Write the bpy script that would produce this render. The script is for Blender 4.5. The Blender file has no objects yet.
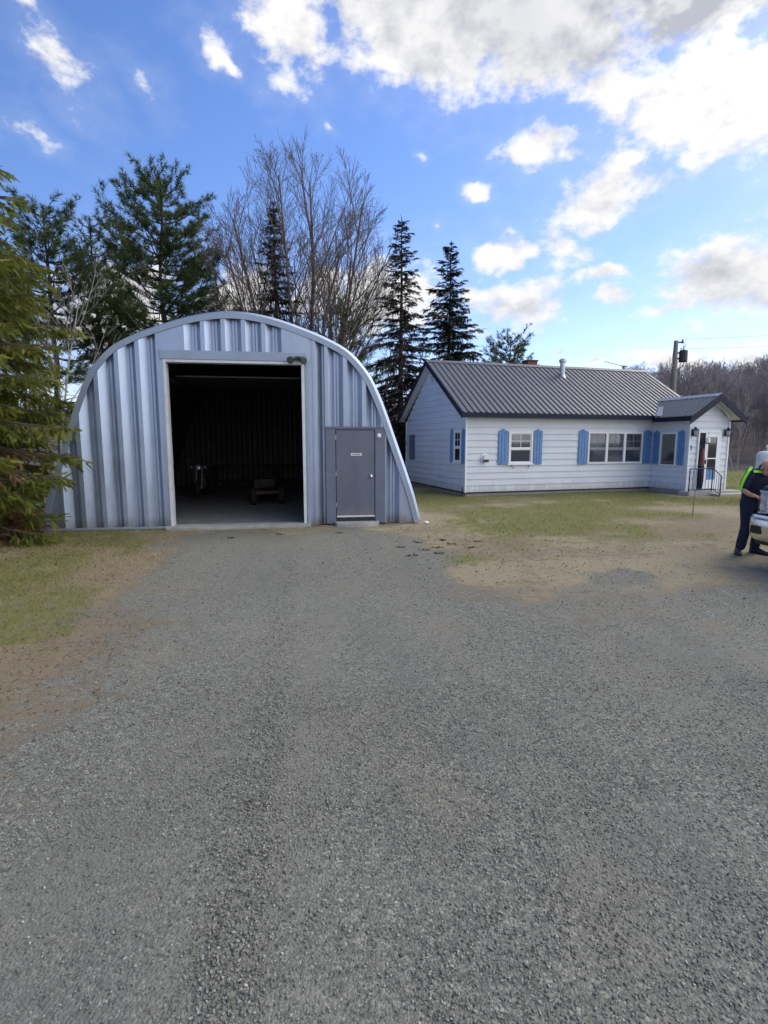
import bpy, bmesh, math, random
import numpy as np
from mathutils import Vector, Matrix
R = math.radians
PI = math.pi
rng = np.random.default_rng(7)
random.seed(7)
sc = bpy.context.scene
col = sc.collection

# ------------------------------------------------------------------ materials
def new_mat(name):
    m = bpy.data.materials.new(name); m.use_nodes = True
    nt = m.node_tree; b = nt.nodes['Principled BSDF']
    return m, nt, b

def N(nt, t, **kw):
    n = nt.nodes.new(t)
    for k, v in kw.items():
        if k.startswith('i_'):
            key = k[2:]
            n.inputs[int(key) if key.isdigit() else key].default_value = v
        else: setattr(n, k, v)
    return n

def mix_rgb(nt, fac, a, b, blend='MIX'):
    n = nt.nodes.new('ShaderNodeMix'); n.data_type = 'RGBA'; n.blend_type = blend
    def put(i, v):
        if hasattr(v, 'links') or isinstance(v, bpy.types.NodeSocket): nt.links.new(v, n.inputs[i])
        else: n.inputs[i].default_value = v if isinstance(v, (int, float)) else (tuple(v) + (1,))[:4]
    put(0, fac); put(6, a); put(7, b)
    return n.outputs[2]

def mathn(nt, op, a, b=None, c=None, clamp=False):
    n = nt.nodes.new('ShaderNodeMath'); n.operation = op; n.use_clamp = clamp
    for i, v in enumerate((a, b, c)):
        if v is None: continue
        if isinstance(v, bpy.types.NodeSocket): nt.links.new(v, n.inputs[i])
        else: n.inputs[i].default_value = v
    return n.outputs[0]

def smooth(nt, v, lo, hi, a=0.0, b=1.0):
    n = nt.nodes.new('ShaderNodeMapRange'); n.interpolation_type = 'SMOOTHSTEP'
    nt.links.new(v, n.inputs[0])
    n.inputs[1].default_value = lo; n.inputs[2].default_value = hi; n.inputs[3].default_value = a; n.inputs[4].default_value = b
    return n.outputs[0]

def noise(nt, scale, detail=4, rough=.55, coord=None, out=0):
    n = N(nt, 'ShaderNodeTexNoise'); n.inputs['Scale'].default_value = scale
    n.inputs['Detail'].default_value = detail; n.inputs['Roughness'].default_value = rough
    if coord is not None: nt.links.new(coord, n.inputs['Vector'])
    return n.outputs[out]

def objco(nt, scale=(1, 1, 1)):
    tc = N(nt, 'ShaderNodeTexCoord')
    if scale == (1, 1, 1): return tc.outputs['Object']
    mp = N(nt, 'ShaderNodeMapping'); mp.inputs['Scale'].default_value = scale
    nt.links.new(tc.outputs['Object'], mp.inputs['Vector'])
    return mp.outputs['Vector']

def bumpn(nt, b, height, strength=.3, dist=.01):
    n = N(nt, 'ShaderNodeBump'); n.inputs['Strength'].default_value = strength; n.inputs['Distance'].default_value = dist
    nt.links.new(height, n.inputs['Height']); nt.links.new(n.outputs['Normal'], b.inputs['Normal'])

def mat(name, c, rough=.6, metal=0., var=.18, scale=6., stretch=(1, 1, 1), bump=0., bscale=60., spec=.5, dirt=None, dirt_amt=.4, rvar=.12):
    m, nt, b = new_mat(name)
    co = objco(nt, stretch)
    n1 = noise(nt, scale, 6, .6, co); n2 = noise(nt, scale * 7.3, 4, .6, co)
    f = mathn(nt, 'ADD', mathn(nt, 'MULTIPLY', n1, .65), mathn(nt, 'MULTIPLY', n2, .35))
    f = smooth(nt, f, .3, .7)
    lo = tuple(x * (1 - var) for x in c); hi = tuple(min(1, x * (1 + var)) for x in c)
    colr = mix_rgb(nt, f, lo, hi)
    if dirt:
        d = smooth(nt, noise(nt, scale * .6, 8, .68, co), .5, .72)
        colr = mix_rgb(nt, mathn(nt, 'MULTIPLY', d, dirt_amt), colr, dirt)
    nt.links.new(colr, b.inputs['Base Color'])
    nt.links.new(mathn(nt, 'ADD', mathn(nt, 'MULTIPLY', n2, rvar * 2), rough - rvar), b.inputs['Roughness'])
    b.inputs['Metallic'].default_value = metal
    b.inputs['Specular IOR Level'].default_value = spec
    if bump: bumpn(nt, b, noise(nt, bscale, 4, .6, co), bump)
    return m

def splash(m, colr, z0, z1, amt):
    nt = m.node_tree; b = nt.nodes['Principled BSDF']; co = objco(nt, (1, 1, .25)); sp = N(nt, 'ShaderNodeSeparateXYZ'); nt.links.new(objco(nt), sp.inputs[0])
    src = b.inputs['Base Color'].links[0].from_socket
    h = smooth(nt, mathn(nt, 'ADD', sp.outputs[2], mathn(nt, 'MULTIPLY', mathn(nt, 'SUBTRACT', noise(nt, 7., 6, .65, co), .5), z1 * 1.5)), z0, z1, amt, 0.)
    nt.links.new(mix_rgb(nt, h, src, colr), b.inputs['Base Color'])

def tint_mat(name, lo, hi, rough=.7, trans=.0, mid=None):
    """colour runs with the per-leaf / per-stone attribute 'tint'"""
    m, nt, b = new_mat(name)
    at = N(nt, 'ShaderNodeAttribute'); at.attribute_name = 'tint'
    r = N(nt, 'ShaderNodeValToRGB')
    r.color_ramp.elements[0].color = lo + (1,); r.color_ramp.elements[1].color = hi + (1,)
    if mid:
        e = r.color_ramp.elements.new(.5); e.color = mid + (1,)
    nt.links.new(at.outputs['Fac'], r.inputs['Fac'])
    nt.links.new(r.outputs['Color'], b.inputs['Base Color'])
    b.inputs['Roughness'].default_value = rough
    b.inputs['Specular IOR Level'].default_value = .25
    if trans:
        t = N(nt, 'ShaderNodeBsdfTranslucent'); nt.links.new(r.outputs['Color'], t.inputs['Color'])
        mx = N(nt, 'ShaderNodeMixShader'); mx.inputs[0].default_value = trans
        nt.links.new(b.outputs[0], mx.inputs[1]); nt.links.new(t.outputs[0], mx.inputs[2])
        nt.links.new(mx.outputs[0], nt.nodes['Material Output'].inputs['Surface'])
    return m

M = {}
M['galv'] = mat('galvanised_sheet', (.36, .43, .57), .36, .72, .10, 1.3, (1, 1, .35), .05, 40, dirt=(.26, .31, .40), dirt_amt=.45)
M['galv_shaded'] = mat('galvanised_inside_shaded', (.11, .115, .13), .6, .3, .12, 2)  # darkened copy of the outer sheet, interior shade in the colour
M['trim_metal'] = mat('shed_trim_metal', (.30, .36, .47), .45, .45, .08, 2, dirt=(.3, .33, .4), dirt_amt=.3)
M['door_grey'] = mat('grey_door_paint', (.115, .128, .175), .42, 0, .12, 3, (1, 1, .3), dirt=(.17, .18, .22), dirt_amt=.5)
M['panel_grey'] = mat('grey_panel_paint', (.13, .147, .205), .45, 0, .1, 2.5, dirt=(.18, .2, .25), dirt_amt=.4)
M['jamb'] = mat('pale_jamb_paint', (.62, .64, .68), .5, .1, .1, 5, dirt=(.35, .33, .3), dirt_amt=.4)
M['concrete'] = mat('concrete', (.34, .335, .32), .85, 0, .16, 3, bump=.25, bscale=50, dirt=(.2, .17, .13), dirt_amt=.6)
M['floor'] = mat('shed_floor_concrete', (.20, .205, .215), .6, 0, .2, 2, bump=.15, bscale=40, dirt=(.12, .11, .1), dirt_amt=.6)
M['black'] = mat('black_plastic', (.012, .012, .013), .45, 0, .2, 9)
M['dark_steel'] = mat('dark_steel', (.04, .042, .048), .5, .6, .2, 8)
M['chrome'] = mat('chrome', (.72, .72, .70), .26, 1., .05, 4, rvar=.05)
M['steel'] = mat('bare_steel', (.45, .45, .46), .42, .8, .12, 8)
M['lens'] = mat('lamp_lens', (.62, .66, .70), .12, .3, .1, 20, rvar=.05)
M['head_lens'] = mat('headlamp_lens', (.30, .33, .38), .12, .3, .3, 9, rvar=.05)
M['dark_lens'] = mat('dark_lamp_lens', (.07, .085, .08), .15, 0, .1, 20)
M['siding'] = mat('white_siding', (.62, .65, .715), .6, 0, .05, 1.2, (1, 1, 2), .06, 30, dirt=(.48, .49, .50), dirt_amt=.35)
M['white_trim'] = mat('white_trim', (.76, .78, .81), .5, 0, .05, 3)
M['sash_grey'] = mat('grey_sash_paint', (.22, .24, .29), .5, 0, .08, 4)
M['soffit'] = mat('soffit_white', (.66, .66, .66), .6, 0, .06, 3)
M['navy'] = mat('navy_trim', (.010, .013, .036), .5, 0, .15, 4, spec=.2)
M['shutter'] = mat('blue_shutter_paint', (.105, .235, .48), .5, 0, .15, 5, dirt=(.1, .22, .45), dirt_amt=.4)
M['roofing'] = mat('ribbed_roof_sheet', (.098, .105, .122), .5, .1, .10, 1.1, (1, .4, .4), dirt=(.15, .15, .165), dirt_amt=.5)
M['flash'] = mat('pale_flashing', (.40, .40, .41), .4, .3, .08, 3)
M['foundation'] = mat('foundation_block', (.30, .29, .28), .9, 0, .15, 3, bump=.3, bscale=30)
M['brick'] = mat('chimney_brick', (.17, .06, .045), .85, 0, .3, 14, bump=.4, bscale=25)
M['iron'] = mat('railing_paint', (.02, .03, .075), .45, .2, .15, 10)
M['rust'] = mat('weathered_timber', (.19, .165, .14), .85, 0, .25, 5, (3, 3, .3), .4, 30)
M['navy_cloth'] = mat('navy_cloth', (.010, .017, .045), .85, 0, .3, 14, bump=.35, bscale=35)
M['lime'] = mat('lime_reflective_tape', (.30, .80, .03), .55, 0, .08, 10)
M['skin'] = mat('skin', (.52, .25, .18), .5, 0, .1, 16)
M['boot'] = mat('black_boot_leather', (.012, .011, .011), .5, 0, .3, 10)
M['truck'] = mat('dark_blue_car_paint', (.012, .018, .05), .22, .2, .08, 3, rvar=.04)
M['tyre'] = mat('tyre_rubber', (.018, .018, .018), .85, 0, .2, 14, bump=.3)
M['tank'] = mat('white_tank_paint', (.74, .74, .72), .45, 0, .06, 4, dirt=(.5, .45, .38), dirt_amt=.4)
M['wood_dark'] = mat('bench_wood', (.05, .04, .03), .8, 0, .25, 5)
M['mower'] = mat('faded_machine_paint', (.03, .012, .01), .4, 0, .15, 5)
M['seat_pale'] = mat('pale_vinyl', (.035, .034, .033), .5, 0, .1, 8)
M['red_cloth'] = mat('red_cloth', (.16, .045, .045), .8, 0, .2, 12)
M['terracotta'] = mat('terracotta', (.28, .10, .06), .8, 0, .15, 10)
M['bark'] = mat('grey_brown_bark', (.10, .078, .062), .9, 0, .3, 3, (3, 3, .6), .6, 14)
M['bark_pale'] = mat('pale_grey_bark', (.30, .275, .25), .85, 0, .2, 3, (3, 3, .6), .4, 14)
M['bark_dark'] = mat('dark_bark', (.055, .045, .038), .9, 0, .3, 3, (3, 3, .6), .6, 14)
M['twig'] = mat('twig_bark', (.115, .088, .075), .9, 0, .25, 4)
M['pole'] = mat('pole_timber', (.17, .15, .135), .9, 0, .2, 4, (4, 4, .25), .3, 20)
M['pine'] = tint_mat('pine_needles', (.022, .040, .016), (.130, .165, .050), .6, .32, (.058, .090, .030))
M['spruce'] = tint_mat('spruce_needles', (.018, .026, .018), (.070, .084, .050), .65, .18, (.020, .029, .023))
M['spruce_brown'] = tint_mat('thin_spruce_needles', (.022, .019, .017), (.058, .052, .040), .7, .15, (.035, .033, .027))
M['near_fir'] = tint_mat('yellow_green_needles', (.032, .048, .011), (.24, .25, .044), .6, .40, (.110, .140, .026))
M['dead_needles'] = tint_mat('dead_needles', (.10, .065, .03), (.30, .19, .08), .8, .2)
M['grass'] = tint_mat('grass_blades', (.11, .135, .030), (.42, .35, .18), .75, .25, (.22, .21, .068))
M['stones'] = tint_mat('crushed_stone', (.078, .080, .071), (.40, .39, .34), .85, 0, (.192, .192, .166))
M['litter'] = tint_mat('leaf_litter', (.045, .034, .024), (.26, .18, .10), .85)
M['wood_far'] = tint_mat('hazed_bare_wood', (.17, .148, .152), (.34, .30, .30), .9, 0, (.24, .21, .213))  # paled towards purple grey: distance haze put into the colour

def glass_mat(name, dark=(.035, .042, .058), pale=(.13, .14, .16), scale=(1, 1, 1)):
    """window glass over a dim room with a curtain of its own shape"""
    m, nt, b = new_mat(name)
    co = objco(nt, scale)
    w = N(nt, 'ShaderNodeTexWave', i_Scale=6., i_Distortion=1.2, i_Detail=1.); nt.links.new(co, w.inputs['Vector'])
    f = mathn(nt, 'MULTIPLY', smooth(nt, noise(nt, 1.1, 1, .5, co), .46, .60), mathn(nt, 'ADD', mathn(nt, 'MULTIPLY', w.outputs['Fac'], .3), .45))
    nt.links.new(mix_rgb(nt, f, dark, pale), b.inputs['Base Color'])
    b.inputs['Roughness'].default_value = .06
    b.inputs['Coat Weight'].default_value = .6; b.inputs['Coat Roughness'].default_value = .02
    return m
splash(M['galv'], (.20, .17, .13), .0, .30, .65); splash(M['siding'], (.34, .32, .27), .08, .42, .6); splash(M['door_grey'], (.19, .17, .15), .15, .4, .5)
M['glass'] = glass_mat('window_glass')
M['glass_dark'] = glass_mat('dark_window_glass', (.012, .014, .018), (.07, .075, .08))
M['glass_warm'] = glass_mat('curtained_window_glass', (.05, .052, .058), (.26, .25, .23))

# ------------------------------------------------------------------ mesh helpers
class MB:
    def __init__(s): s.v = []; s.f = []; s.m = []; s.mi = 0
    def add(s, vs, fs):
        o = len(s.v); s.v += [tuple(map(float, v)) for v in vs]
        s.f += [[o + i for i in f] for f in fs]; s.m += [s.mi] * len(fs); return s
    def box(s, x0, x1, y0, y1, z0, z1):
        return s.add([(x, y, z) for z in (z0, z1) for (x, y) in ((x0, y0), (x1, y0), (x1, y1), (x0, y1))],
                     [(3, 2, 1, 0), (4, 5, 6, 7), (0, 1, 5, 4), (1, 2, 6, 5), (2, 3, 7, 6), (3, 0, 4, 7)])
    def prism(s, poly, d):
        """closed polygon (list of 3-D points) pushed along d"""
        n = len(poly); d = Vector(d); P = [Vector(p) for p in poly]
        return s.add(P + [p + d for p in P], [list(range(n))[::-1], list(range(n, 2 * n))] +
                     [(i, (i + 1) % n, n + (i + 1) % n, n + i) for i in range(n)])
    def tube(s, pts, r, n=8, cap=True, flat=1.0):
        P = [Vector(p) for p in pts]; k = len(P)
        rr = r if hasattr(r, '__len__') else [r] * k
        up = Vector((0, 0, 1)); vs = []; ref = None
        for i in range(k):
            t = (P[min(i + 1, k - 1)] - P[max(i - 1, 0)]).normalized()
            if ref is None: ref = t.orthogonal() if abs(t.z) > .95 else t.cross(up).normalized()
            a = (ref - t * ref.dot(t)).normalized(); b = t.cross(a); ref = a
            for j in range(n):
                q = 2 * PI * j / n
                vs.append(P[i] + a * math.cos(q) * rr[i] + b * math.sin(q) * rr[i] * flat)
        fs = [(i * n + j, i * n + (j + 1) % n, (i + 1) * n + (j + 1) % n, (i + 1) * n + j) for i in range(k - 1) for j in range(n)]
        if cap: fs += [list(range(n))[::-1], list(range((k - 1) * n, k * n))]
        return s.add(vs, fs)
    def lathe(s, prof, c=(0, 0, 0), n=20, axis='z'):
        vs = []; k = len(prof)
        for (r, h) in prof:
            for j in range(n):
                q = 2 * PI * j / n; a, b = r * math.cos(q), r * math.sin(q)
                vs.append((c[0] + a, c[1] + b, c[2] + h) if axis == 'z' else (c[0] + a, c[1] - h, c[2] + b) if axis == 'y' else (c[0] + h, c[1] + a, c[2] + b))
        fs = [(i * n + j, i * n + (j + 1) % n, (i + 1) * n + (j + 1) % n, (i + 1) * n + j) for i in range(k - 1) for j in range(n)]
        fs += [list(range(n))[::-1], list(range((k - 1) * n, k * n))]
        return s.add(vs, fs)
    def ball(s, c, r, n=12, m=8):
        rx, ry, rz = r if hasattr(r, '__len__') else (r, r, r)
        vs = [(c[0], c[1], c[2] - rz)]; 
        for i in range(1, m):
            a = -PI / 2 + PI * i / m
            for j in range(n):
                q = 2 * PI * j / n
                vs.append((c[0] + rx * math.cos(a) * math.cos(q), c[1] + ry * math.cos(a) * math.sin(q), c[2] + rz * math.sin(a)))
        vs.append((c[0], c[1], c[2] + rz)); L = len(vs) - 1
        fs = [(0, 1 + (j + 1) % n, 1 + j) for j in range(n)]
        fs += [(1 + i * n + j, 1 + i * n + (j + 1) % n, 1 + (i + 1) * n + (j + 1) % n, 1 + (i + 1) * n + j) for i in range(m - 2) for j in range(n)]
        fs += [(1 + (m - 2) * n + j, 1 + (m - 2) * n + (j + 1) % n, L) for j in range(n)]
        return s.add(vs, fs)
    def build(s, name, material, parent=None, bevel=0, smooth=False, fix=True):
        me = bpy.data.meshes.new(name); me.from_pydata(s.v, [], s.f); me.update()
        o = bpy.data.objects.new(name, me); col.objects.link(o)
        for mm in (material if isinstance(material, list) else [material]): me.materials.append(mm)
        me.polygons.foreach_set('material_index', s.m)
        if fix:
            bm = bmesh.new(); bm.from_mesh(me); bmesh.ops.recalc_face_normals(bm, faces=bm.faces); bm.to_mesh(me); bm.free()
        if smooth: me.polygons.foreach_set('use_smooth', [True] * len(me.polygons))
        if bevel:
            b = o.modifiers.new('bevel', 'BEVEL'); b.width = bevel; b.segments = 2; b.limit_method = 'ANGLE'
        if parent: o.parent = parent
        return o

def tag(o, label, cat, group=None, kind=None):
    if label: o['label'] = label
    if cat: o['category'] = cat
    if group: o['group'] = group
    if kind: o['kind'] = kind
    return o

def thing(name, label, cat, loc=(0, 0, 0), rz=0., group=None):
    o = bpy.data.objects.new(name, None); o.empty_display_size = .2; col.objects.link(o)
    o.location = loc; o.rotation_euler = (0, 0, rz)
    return tag(o, label, cat, group)

def np_mesh(name, V, F, material, tint=None, parent=None):
    """triangle mesh from arrays; tint = one value per vertex"""
    me = bpy.data.meshes.new(name); V = np.asarray(V, np.float32); F = np.asarray(F, np.int32)
    me.vertices.add(len(V)); me.vertices.foreach_set('co', V.ravel())
    k = F.shape[1]
    me.loops.add(F.size); me.loops.foreach_set('vertex_index', F.ravel())
    me.polygons.add(len(F)); me.polygons.foreach_set('loop_start', np.arange(0, F.size, k, dtype=np.int32))
    me.polygons.foreach_set('loop_total', np.full(len(F), k, np.int32))
    me.update(calc_edges=True)
    if tint is not None:
        a = me.attributes.new('tint', 'FLOAT', 'POINT'); a.data.foreach_set('value', np.asarray(tint, np.float32))
    me.materials.append(material)
    o = bpy.data.objects.new(name, me); col.objects.link(o)
    if parent: o.parent = parent
    return o

def unit(a): return a / np.maximum(np.linalg.norm(a, axis=-1, keepdims=True), 1e-9)

def scatter(tv, tf, pos, d, scale, roll=None, tint=None):
    """copies of a small template (its +x turned to d) as one pair of arrays"""
    pos = np.asarray(pos, float); d = unit(np.asarray(d, float)); n = len(pos)
    up = np.tile([0, 0, 1.], (n, 1)); up[np.abs(d[:, 2]) > .97] = [1, 0, 0]
    y = unit(np.cross(up, d)); z = np.cross(d, y)
    if roll is not None:
        c, s_ = np.cos(roll)[:, None], np.sin(roll)[:, None]; y, z = y * c + z * s_, z * c - y * s_
    Rm = np.stack([d, y, z], 2)
    sca = np.asarray(scale, float)
    V = np.einsum('nij,mj->nmi', Rm, tv) * (sca[:, None, None] if sca.ndim == 1 else 1) + pos[:, None]
    F = (tf[None] + (np.arange(n) * len(tv))[:, None, None]).reshape(-1, tf.shape[1])
    T = np.repeat(tint if tint is not None else rng.random(n), len(tv))
    return V.reshape(-1, 3), F, T

def join(chunks):
    V, F, T, o = [], [], [], 0
    for v, f, t in chunks:
        V.append(v); F.append(f + o); T.append(t); o += len(v)
    return np.concatenate(V), np.concatenate(F), np.concatenate(T)

def limbs_arrays(paths, tint=None):
    """paths: list of (pts (k,3), radii (k,), sides): tapering limbs as quads"""
    V, F, T, o = [], [], [], 0
    for ip, (P, r, n) in enumerate(paths):
        P = np.asarray(P, float); k = len(P); r = np.asarray(r, float)
        t = unit(np.gradient(P, axis=0))
        ref = np.cross(t[0], [0, 0, 1.])
        if np.linalg.norm(ref) < .2: ref = np.cross(t[0], [1., 0, 0])
        a = unit(ref - t * (t @ ref)[:, None]); b = np.cross(t, a)
        q = np.arange(n) * 2 * PI / n
        V.append((P[:, None] + r[:, None, None] * (a[:, None] * np.cos(q)[None, :, None] + b[:, None] * np.sin(q)[None, :, None])).reshape(-1, 3))
        i = np.arange(k - 1)[:, None]; j = np.arange(n)[None]; j2 = (j + 1) % n
        F.append(np.stack([i * n + j + 0 * j2, i * n + j2, (i + 1) * n + j2, (i + 1) * n + j], -1).reshape(-1, 4) + o)
        T.append(np.full(k * n, .5 if tint is None else tint[ip])); o += k * n
    return np.concatenate(V), np.concatenate(F), np.concatenate(T)
def limbs_mesh(name, paths, material, parent=None):
    ob = np_mesh(name, *limbs_arrays(paths)[:2], material, None, parent)
    ob.data.polygons.foreach_set('use_smooth', [True] * len(ob.data.polygons))
    return ob

# ------------------------------------------------------------------ camera
FPX, HC = 530., 1.85
PITCH = math.atan(70 / 530)
cam = bpy.data.cameras.new('camera'); co_ = bpy.data.objects.new('camera', cam); col.objects.link(co_)
cam.sensor_fit = 'VERTICAL'; cam.sensor_height = 24.; cam.lens = FPX / 1024 * 24.
cam.clip_start = .05; cam.clip_end = 3000
co_.location = (0, 0, HC); co_.rotation_euler = (PI / 2 - PITCH, 0, 0)
sc.camera = co_
sc.view_settings.view_transform = 'Standard'; sc.view_settings.look = 'None'
sc.view_settings.exposure = 0.38; sc.view_settings.gamma = 1

# ------------------------------------------------------------------ light: sky, clouds, veiled sun
SUN_AZ, SUN_EL = R(54), R(40)
def build_world():
    w = bpy.data.worlds.new('World'); sc.world = w; w.use_nodes = True
    nt = w.node_tree; nt.nodes.clear(); L = nt.links.new
    out = N(nt, 'ShaderNodeOutputWorld'); bg = N(nt, 'ShaderNodeBackground')
    sky = N(nt, 'ShaderNodeTexSky'); sky.sky_type = 'NISHITA'; sky.sun_disc = False
    sky.sun_elevation = SUN_EL; sky.sun_rotation = SUN_AZ; sky.air_density = 1.0; sky.dust_density = .3; sky.ozone_density = 2.2
    geo = N(nt, 'ShaderNodeTexCoord'); D = geo.outputs['Generated']
    sep = N(nt, 'ShaderNodeSeparateXYZ'); L(D, sep.inputs[0])
    az = mathn(nt, 'ARCTAN2', sep.outputs[0], sep.outputs[1]); el = mathn(nt, 'ARCSINE', sep.outputs[2])
    cmb = N(nt, 'ShaderNodeCombineXYZ'); L(az, cmb.inputs[0]); L(el, cmb.inputs[1]); P = cmb.outputs[0]
    clouds = [(-0.15, 0.60, .10, .07, 2.75, .05), (0.061, 0.62, .20, .095, 3.02, .12), (0.267, 0.61, .22, .105, 2.95, .5), (0.50, 0.61, .28, .085, 2.95, .85), (0.515, 0.468, .17, .080, 2.9, 0), (0.394, 0.504, .075, .046, 2.82, 0),
              (0.266, 0.459, .074, .033, 3.11, .1), (0.375, 0.378, .112, .052, -2.88, .12), (0.215, 0.319, .062, .036, 2.97, 0), (0.304, 0.324, .050, .034, 2.73, .1), (0.245, 0.231, .108, .044, -3.08, .15), (0.39, 0.24, .030, .022, 2.84, 0), (0.376, 0.27, .037, .015, 3.01, 0),
              (0.555, 0.245, .15, .070, -2.99, .2), (0.48, 0.133, .075, .021, 3.06, 0), (0.60, 0.127, .042, .022, -3.1, 0), (-0.504, 0.506, .090, .050, 2.4, -.2), (-0.559, 0.419, .075, .026, 2.97, -.2), (-0.285, 0.569, .060, .032, 2.6, -.3), (-0.255, 0.55, .045, .016, 2.7, -.3),
              (-0.382, 0.517, .055, .032, 2.5, -.3), (-0.558, 0.575, .045, .016, -2.94, -.2), (-0.016, 0.249, .150, .080, -3.06, .1), (-0.263, 0.241, .078, .058, -2.95, .1), (-0.446, 0.211, .112, .090, -2.68, .15), (0.169, 0.408, .025, .017, 2.86, 0),
              (0.094, 0.358, .020, .011, 2.85, -.2), (0.063, 0.462, .015, .010, 3.09, -.2), (-0.09, 0.484, .018, .009, 2.84, -.2), (0.154, 0.254, .043, .030, 3.06, 0), (0.377, 0.134, .018, .008, 3.07, 0), (0.315, 0.154, .020, .010, 3.06, 0)]
    # warp the edges a little so no cloud keeps an oval outline
    nv = N(nt, 'ShaderNodeTexNoise', i_Scale=9., i_Detail=3.); L(D, nv.inputs['Vector'])
    sub = N(nt, 'ShaderNodeVectorMath', operation='SUBTRACT'); L(nv.outputs['Color'], sub.inputs[0]); sub.inputs[1].default_value = (.5, .5, .5)
    scl = N(nt, 'ShaderNodeVectorMath', operation='SCALE'); L(sub.outputs[0], scl.inputs[0]); scl.inputs['Scale'].default_value = .075
    add = N(nt, 'ShaderNodeVectorMath', operation='ADD'); L(P, add.inputs[0]); L(scl.outputs[0], add.inputs[1]); PW = add.outputs[0]
    dens = None; shade = None
    for (a, e, ra, re, rot, sh) in clouds:
        mp = N(nt, 'ShaderNodeMapping', vector_type='TEXTURE'); L(PW, mp.inputs['Vector'])
        mp.inputs['Location'].default_value = (a, e, 0); mp.inputs['Rotation'].default_value = (0, 0, rot); mp.inputs['Scale'].default_value = (ra, re, 1)
        ln = N(nt, 'ShaderNodeVectorMath', operation='LENGTH'); L(mp.outputs[0], ln.inputs[0])
        f = mathn(nt, 'SUBTRACT', 1.0 + min(sh, 0) * 1.9, ln.outputs['Value'])
        if sh >= 0 and 0.055 < ra < .155: f = mathn(nt, 'MULTIPLY', f, 1.3)
        if ra > .155: f = mathn(nt, 'MULTIPLY', f, 1.75)
        dens = f if dens is None else mathn(nt, 'SMOOTH_MAX', dens, f, .25)
        if sh > .09:
            g = mathn(nt, 'MULTIPLY', smooth(nt, f, -.25, .75), sh)
            shade = g if shade is None else mathn(nt, 'MAXIMUM', shade, g)
    # the rest of the sky, outside what the photograph saw: broken cumulus, and a bright cloud mass added at right
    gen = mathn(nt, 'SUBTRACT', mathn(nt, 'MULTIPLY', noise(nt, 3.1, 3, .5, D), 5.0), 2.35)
    added_bank = mathn(nt, 'COSINE', mathn(nt, 'SUBTRACT', az, 1.85))  # added unseen cloud mass, placed so the shed ribs catch bright faces
    gen = mathn(nt, 'ADD', gen, mathn(nt, 'SUBTRACT', mathn(nt, 'MULTIPLY', added_bank, 1.15), .25))
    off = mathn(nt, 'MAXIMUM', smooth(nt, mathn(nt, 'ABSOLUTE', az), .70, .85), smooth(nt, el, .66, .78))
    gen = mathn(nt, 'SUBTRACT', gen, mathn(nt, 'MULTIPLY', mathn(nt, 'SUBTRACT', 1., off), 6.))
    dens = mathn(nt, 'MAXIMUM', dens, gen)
    # puffs; a second look a little nearer the sun gives the puffs their lit side
    sq = N(nt, 'ShaderNodeMapping'); L(D, sq.inputs['Vector']); sq.inputs['Scale'].default_value = (1, 1, 1.5)
    sd = Vector((math.sin(SUN_AZ) * math.cos(SUN_EL), math.cos(SUN_AZ) * math.cos(SUN_EL), math.sin(SUN_EL)))
    sq2 = N(nt, 'ShaderNodeMapping'); L(D, sq2.inputs['Vector']); sq2.inputs['Scale'].default_value = (1, 1, 1.5); sq2.inputs['Location'].default_value = sd * .010 + Vector((0, 0, .022))
    n1 = noise(nt, 17., 9, .58, sq.outputs[0]); n2 = noise(nt, 17., 5, .55, sq2.outputs[0]); nbig = noise(nt, 6., 4, .55, sq.outputs[0])
    ncell = noise(nt, 34., 6, .6, sq.outputs[0])
    f = mathn(nt, 'ADD', dens, mathn(nt, 'MULTIPLY', mathn(nt, 'SUBTRACT', n1, .5), 2.1))
    f = mathn(nt, 'ADD', f, mathn(nt, 'MULTIPLY', mathn(nt, 'SUBTRACT', nbig, .5), 1.3))
    f = mathn(nt, 'ADD', f, mathn(nt, 'MULTIPLY', mathn(nt, 'SUBTRACT', ncell, .5), .5))
    alpha = mathn(nt, 'POWER', smooth(nt, f, -.05, .78), .8)
    veil = mathn(nt, 'MULTIPLY', smooth(nt, f, -1.1, .4), .10)
    alpha = mathn(nt, 'MAXIMUM', alpha, veil)
    lit = mathn(nt, 'ADD', .72, mathn(nt, 'MULTIPLY', mathn(nt, 'SUBTRACT', n1, n2), 2.6), clamp=True)
    thick = smooth(nt, f, .35, 1.9)
    sh = mathn(nt, 'ADD', mathn(nt, 'MULTIPLY', thick, .20), mathn(nt, 'MULTIPLY', shade, mathn(nt, 'ADD', mathn(nt, 'MULTIPLY', nbig, 1.5), -.12)))
    sh = mathn(nt, 'ADD', sh, mathn(nt, 'MULTIPLY', mathn(nt, 'SUBTRACT', 1., lit), .75), clamp=True)
    ccol = mix_rgb(nt, sh, (.84, .83, .825), (.41, .43, .48))
    # near the hidden sun the cloud edges glare
    dt = N(nt, 'ShaderNodeVectorMath', operation='DOT_PRODUCT'); L(D, dt.inputs[0]); dt.inputs[1].default_value = sd
    glare = mathn(nt, 'MULTIPLY', smooth(nt, dt.outputs['Value'], .86, 1.), mathn(nt, 'SUBTRACT', 1., sh))
    ccol = mix_rgb(nt, glare, ccol, (1.55, 1.5, 1.42))
    bb = mathn(nt, 'ADD', 1.0, mathn(nt, 'MULTIPLY', mathn(nt, 'MULTIPLY', off, smooth(nt, added_bank, .45, .95)), 1.7))  # the added cloud mass is brightened to light the rib faces
    cb = N(nt, 'ShaderNodeVectorMath', operation='SCALE'); L(ccol, cb.inputs[0]); L(bb, cb.inputs['Scale']); ccol = cb.outputs[0]
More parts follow.
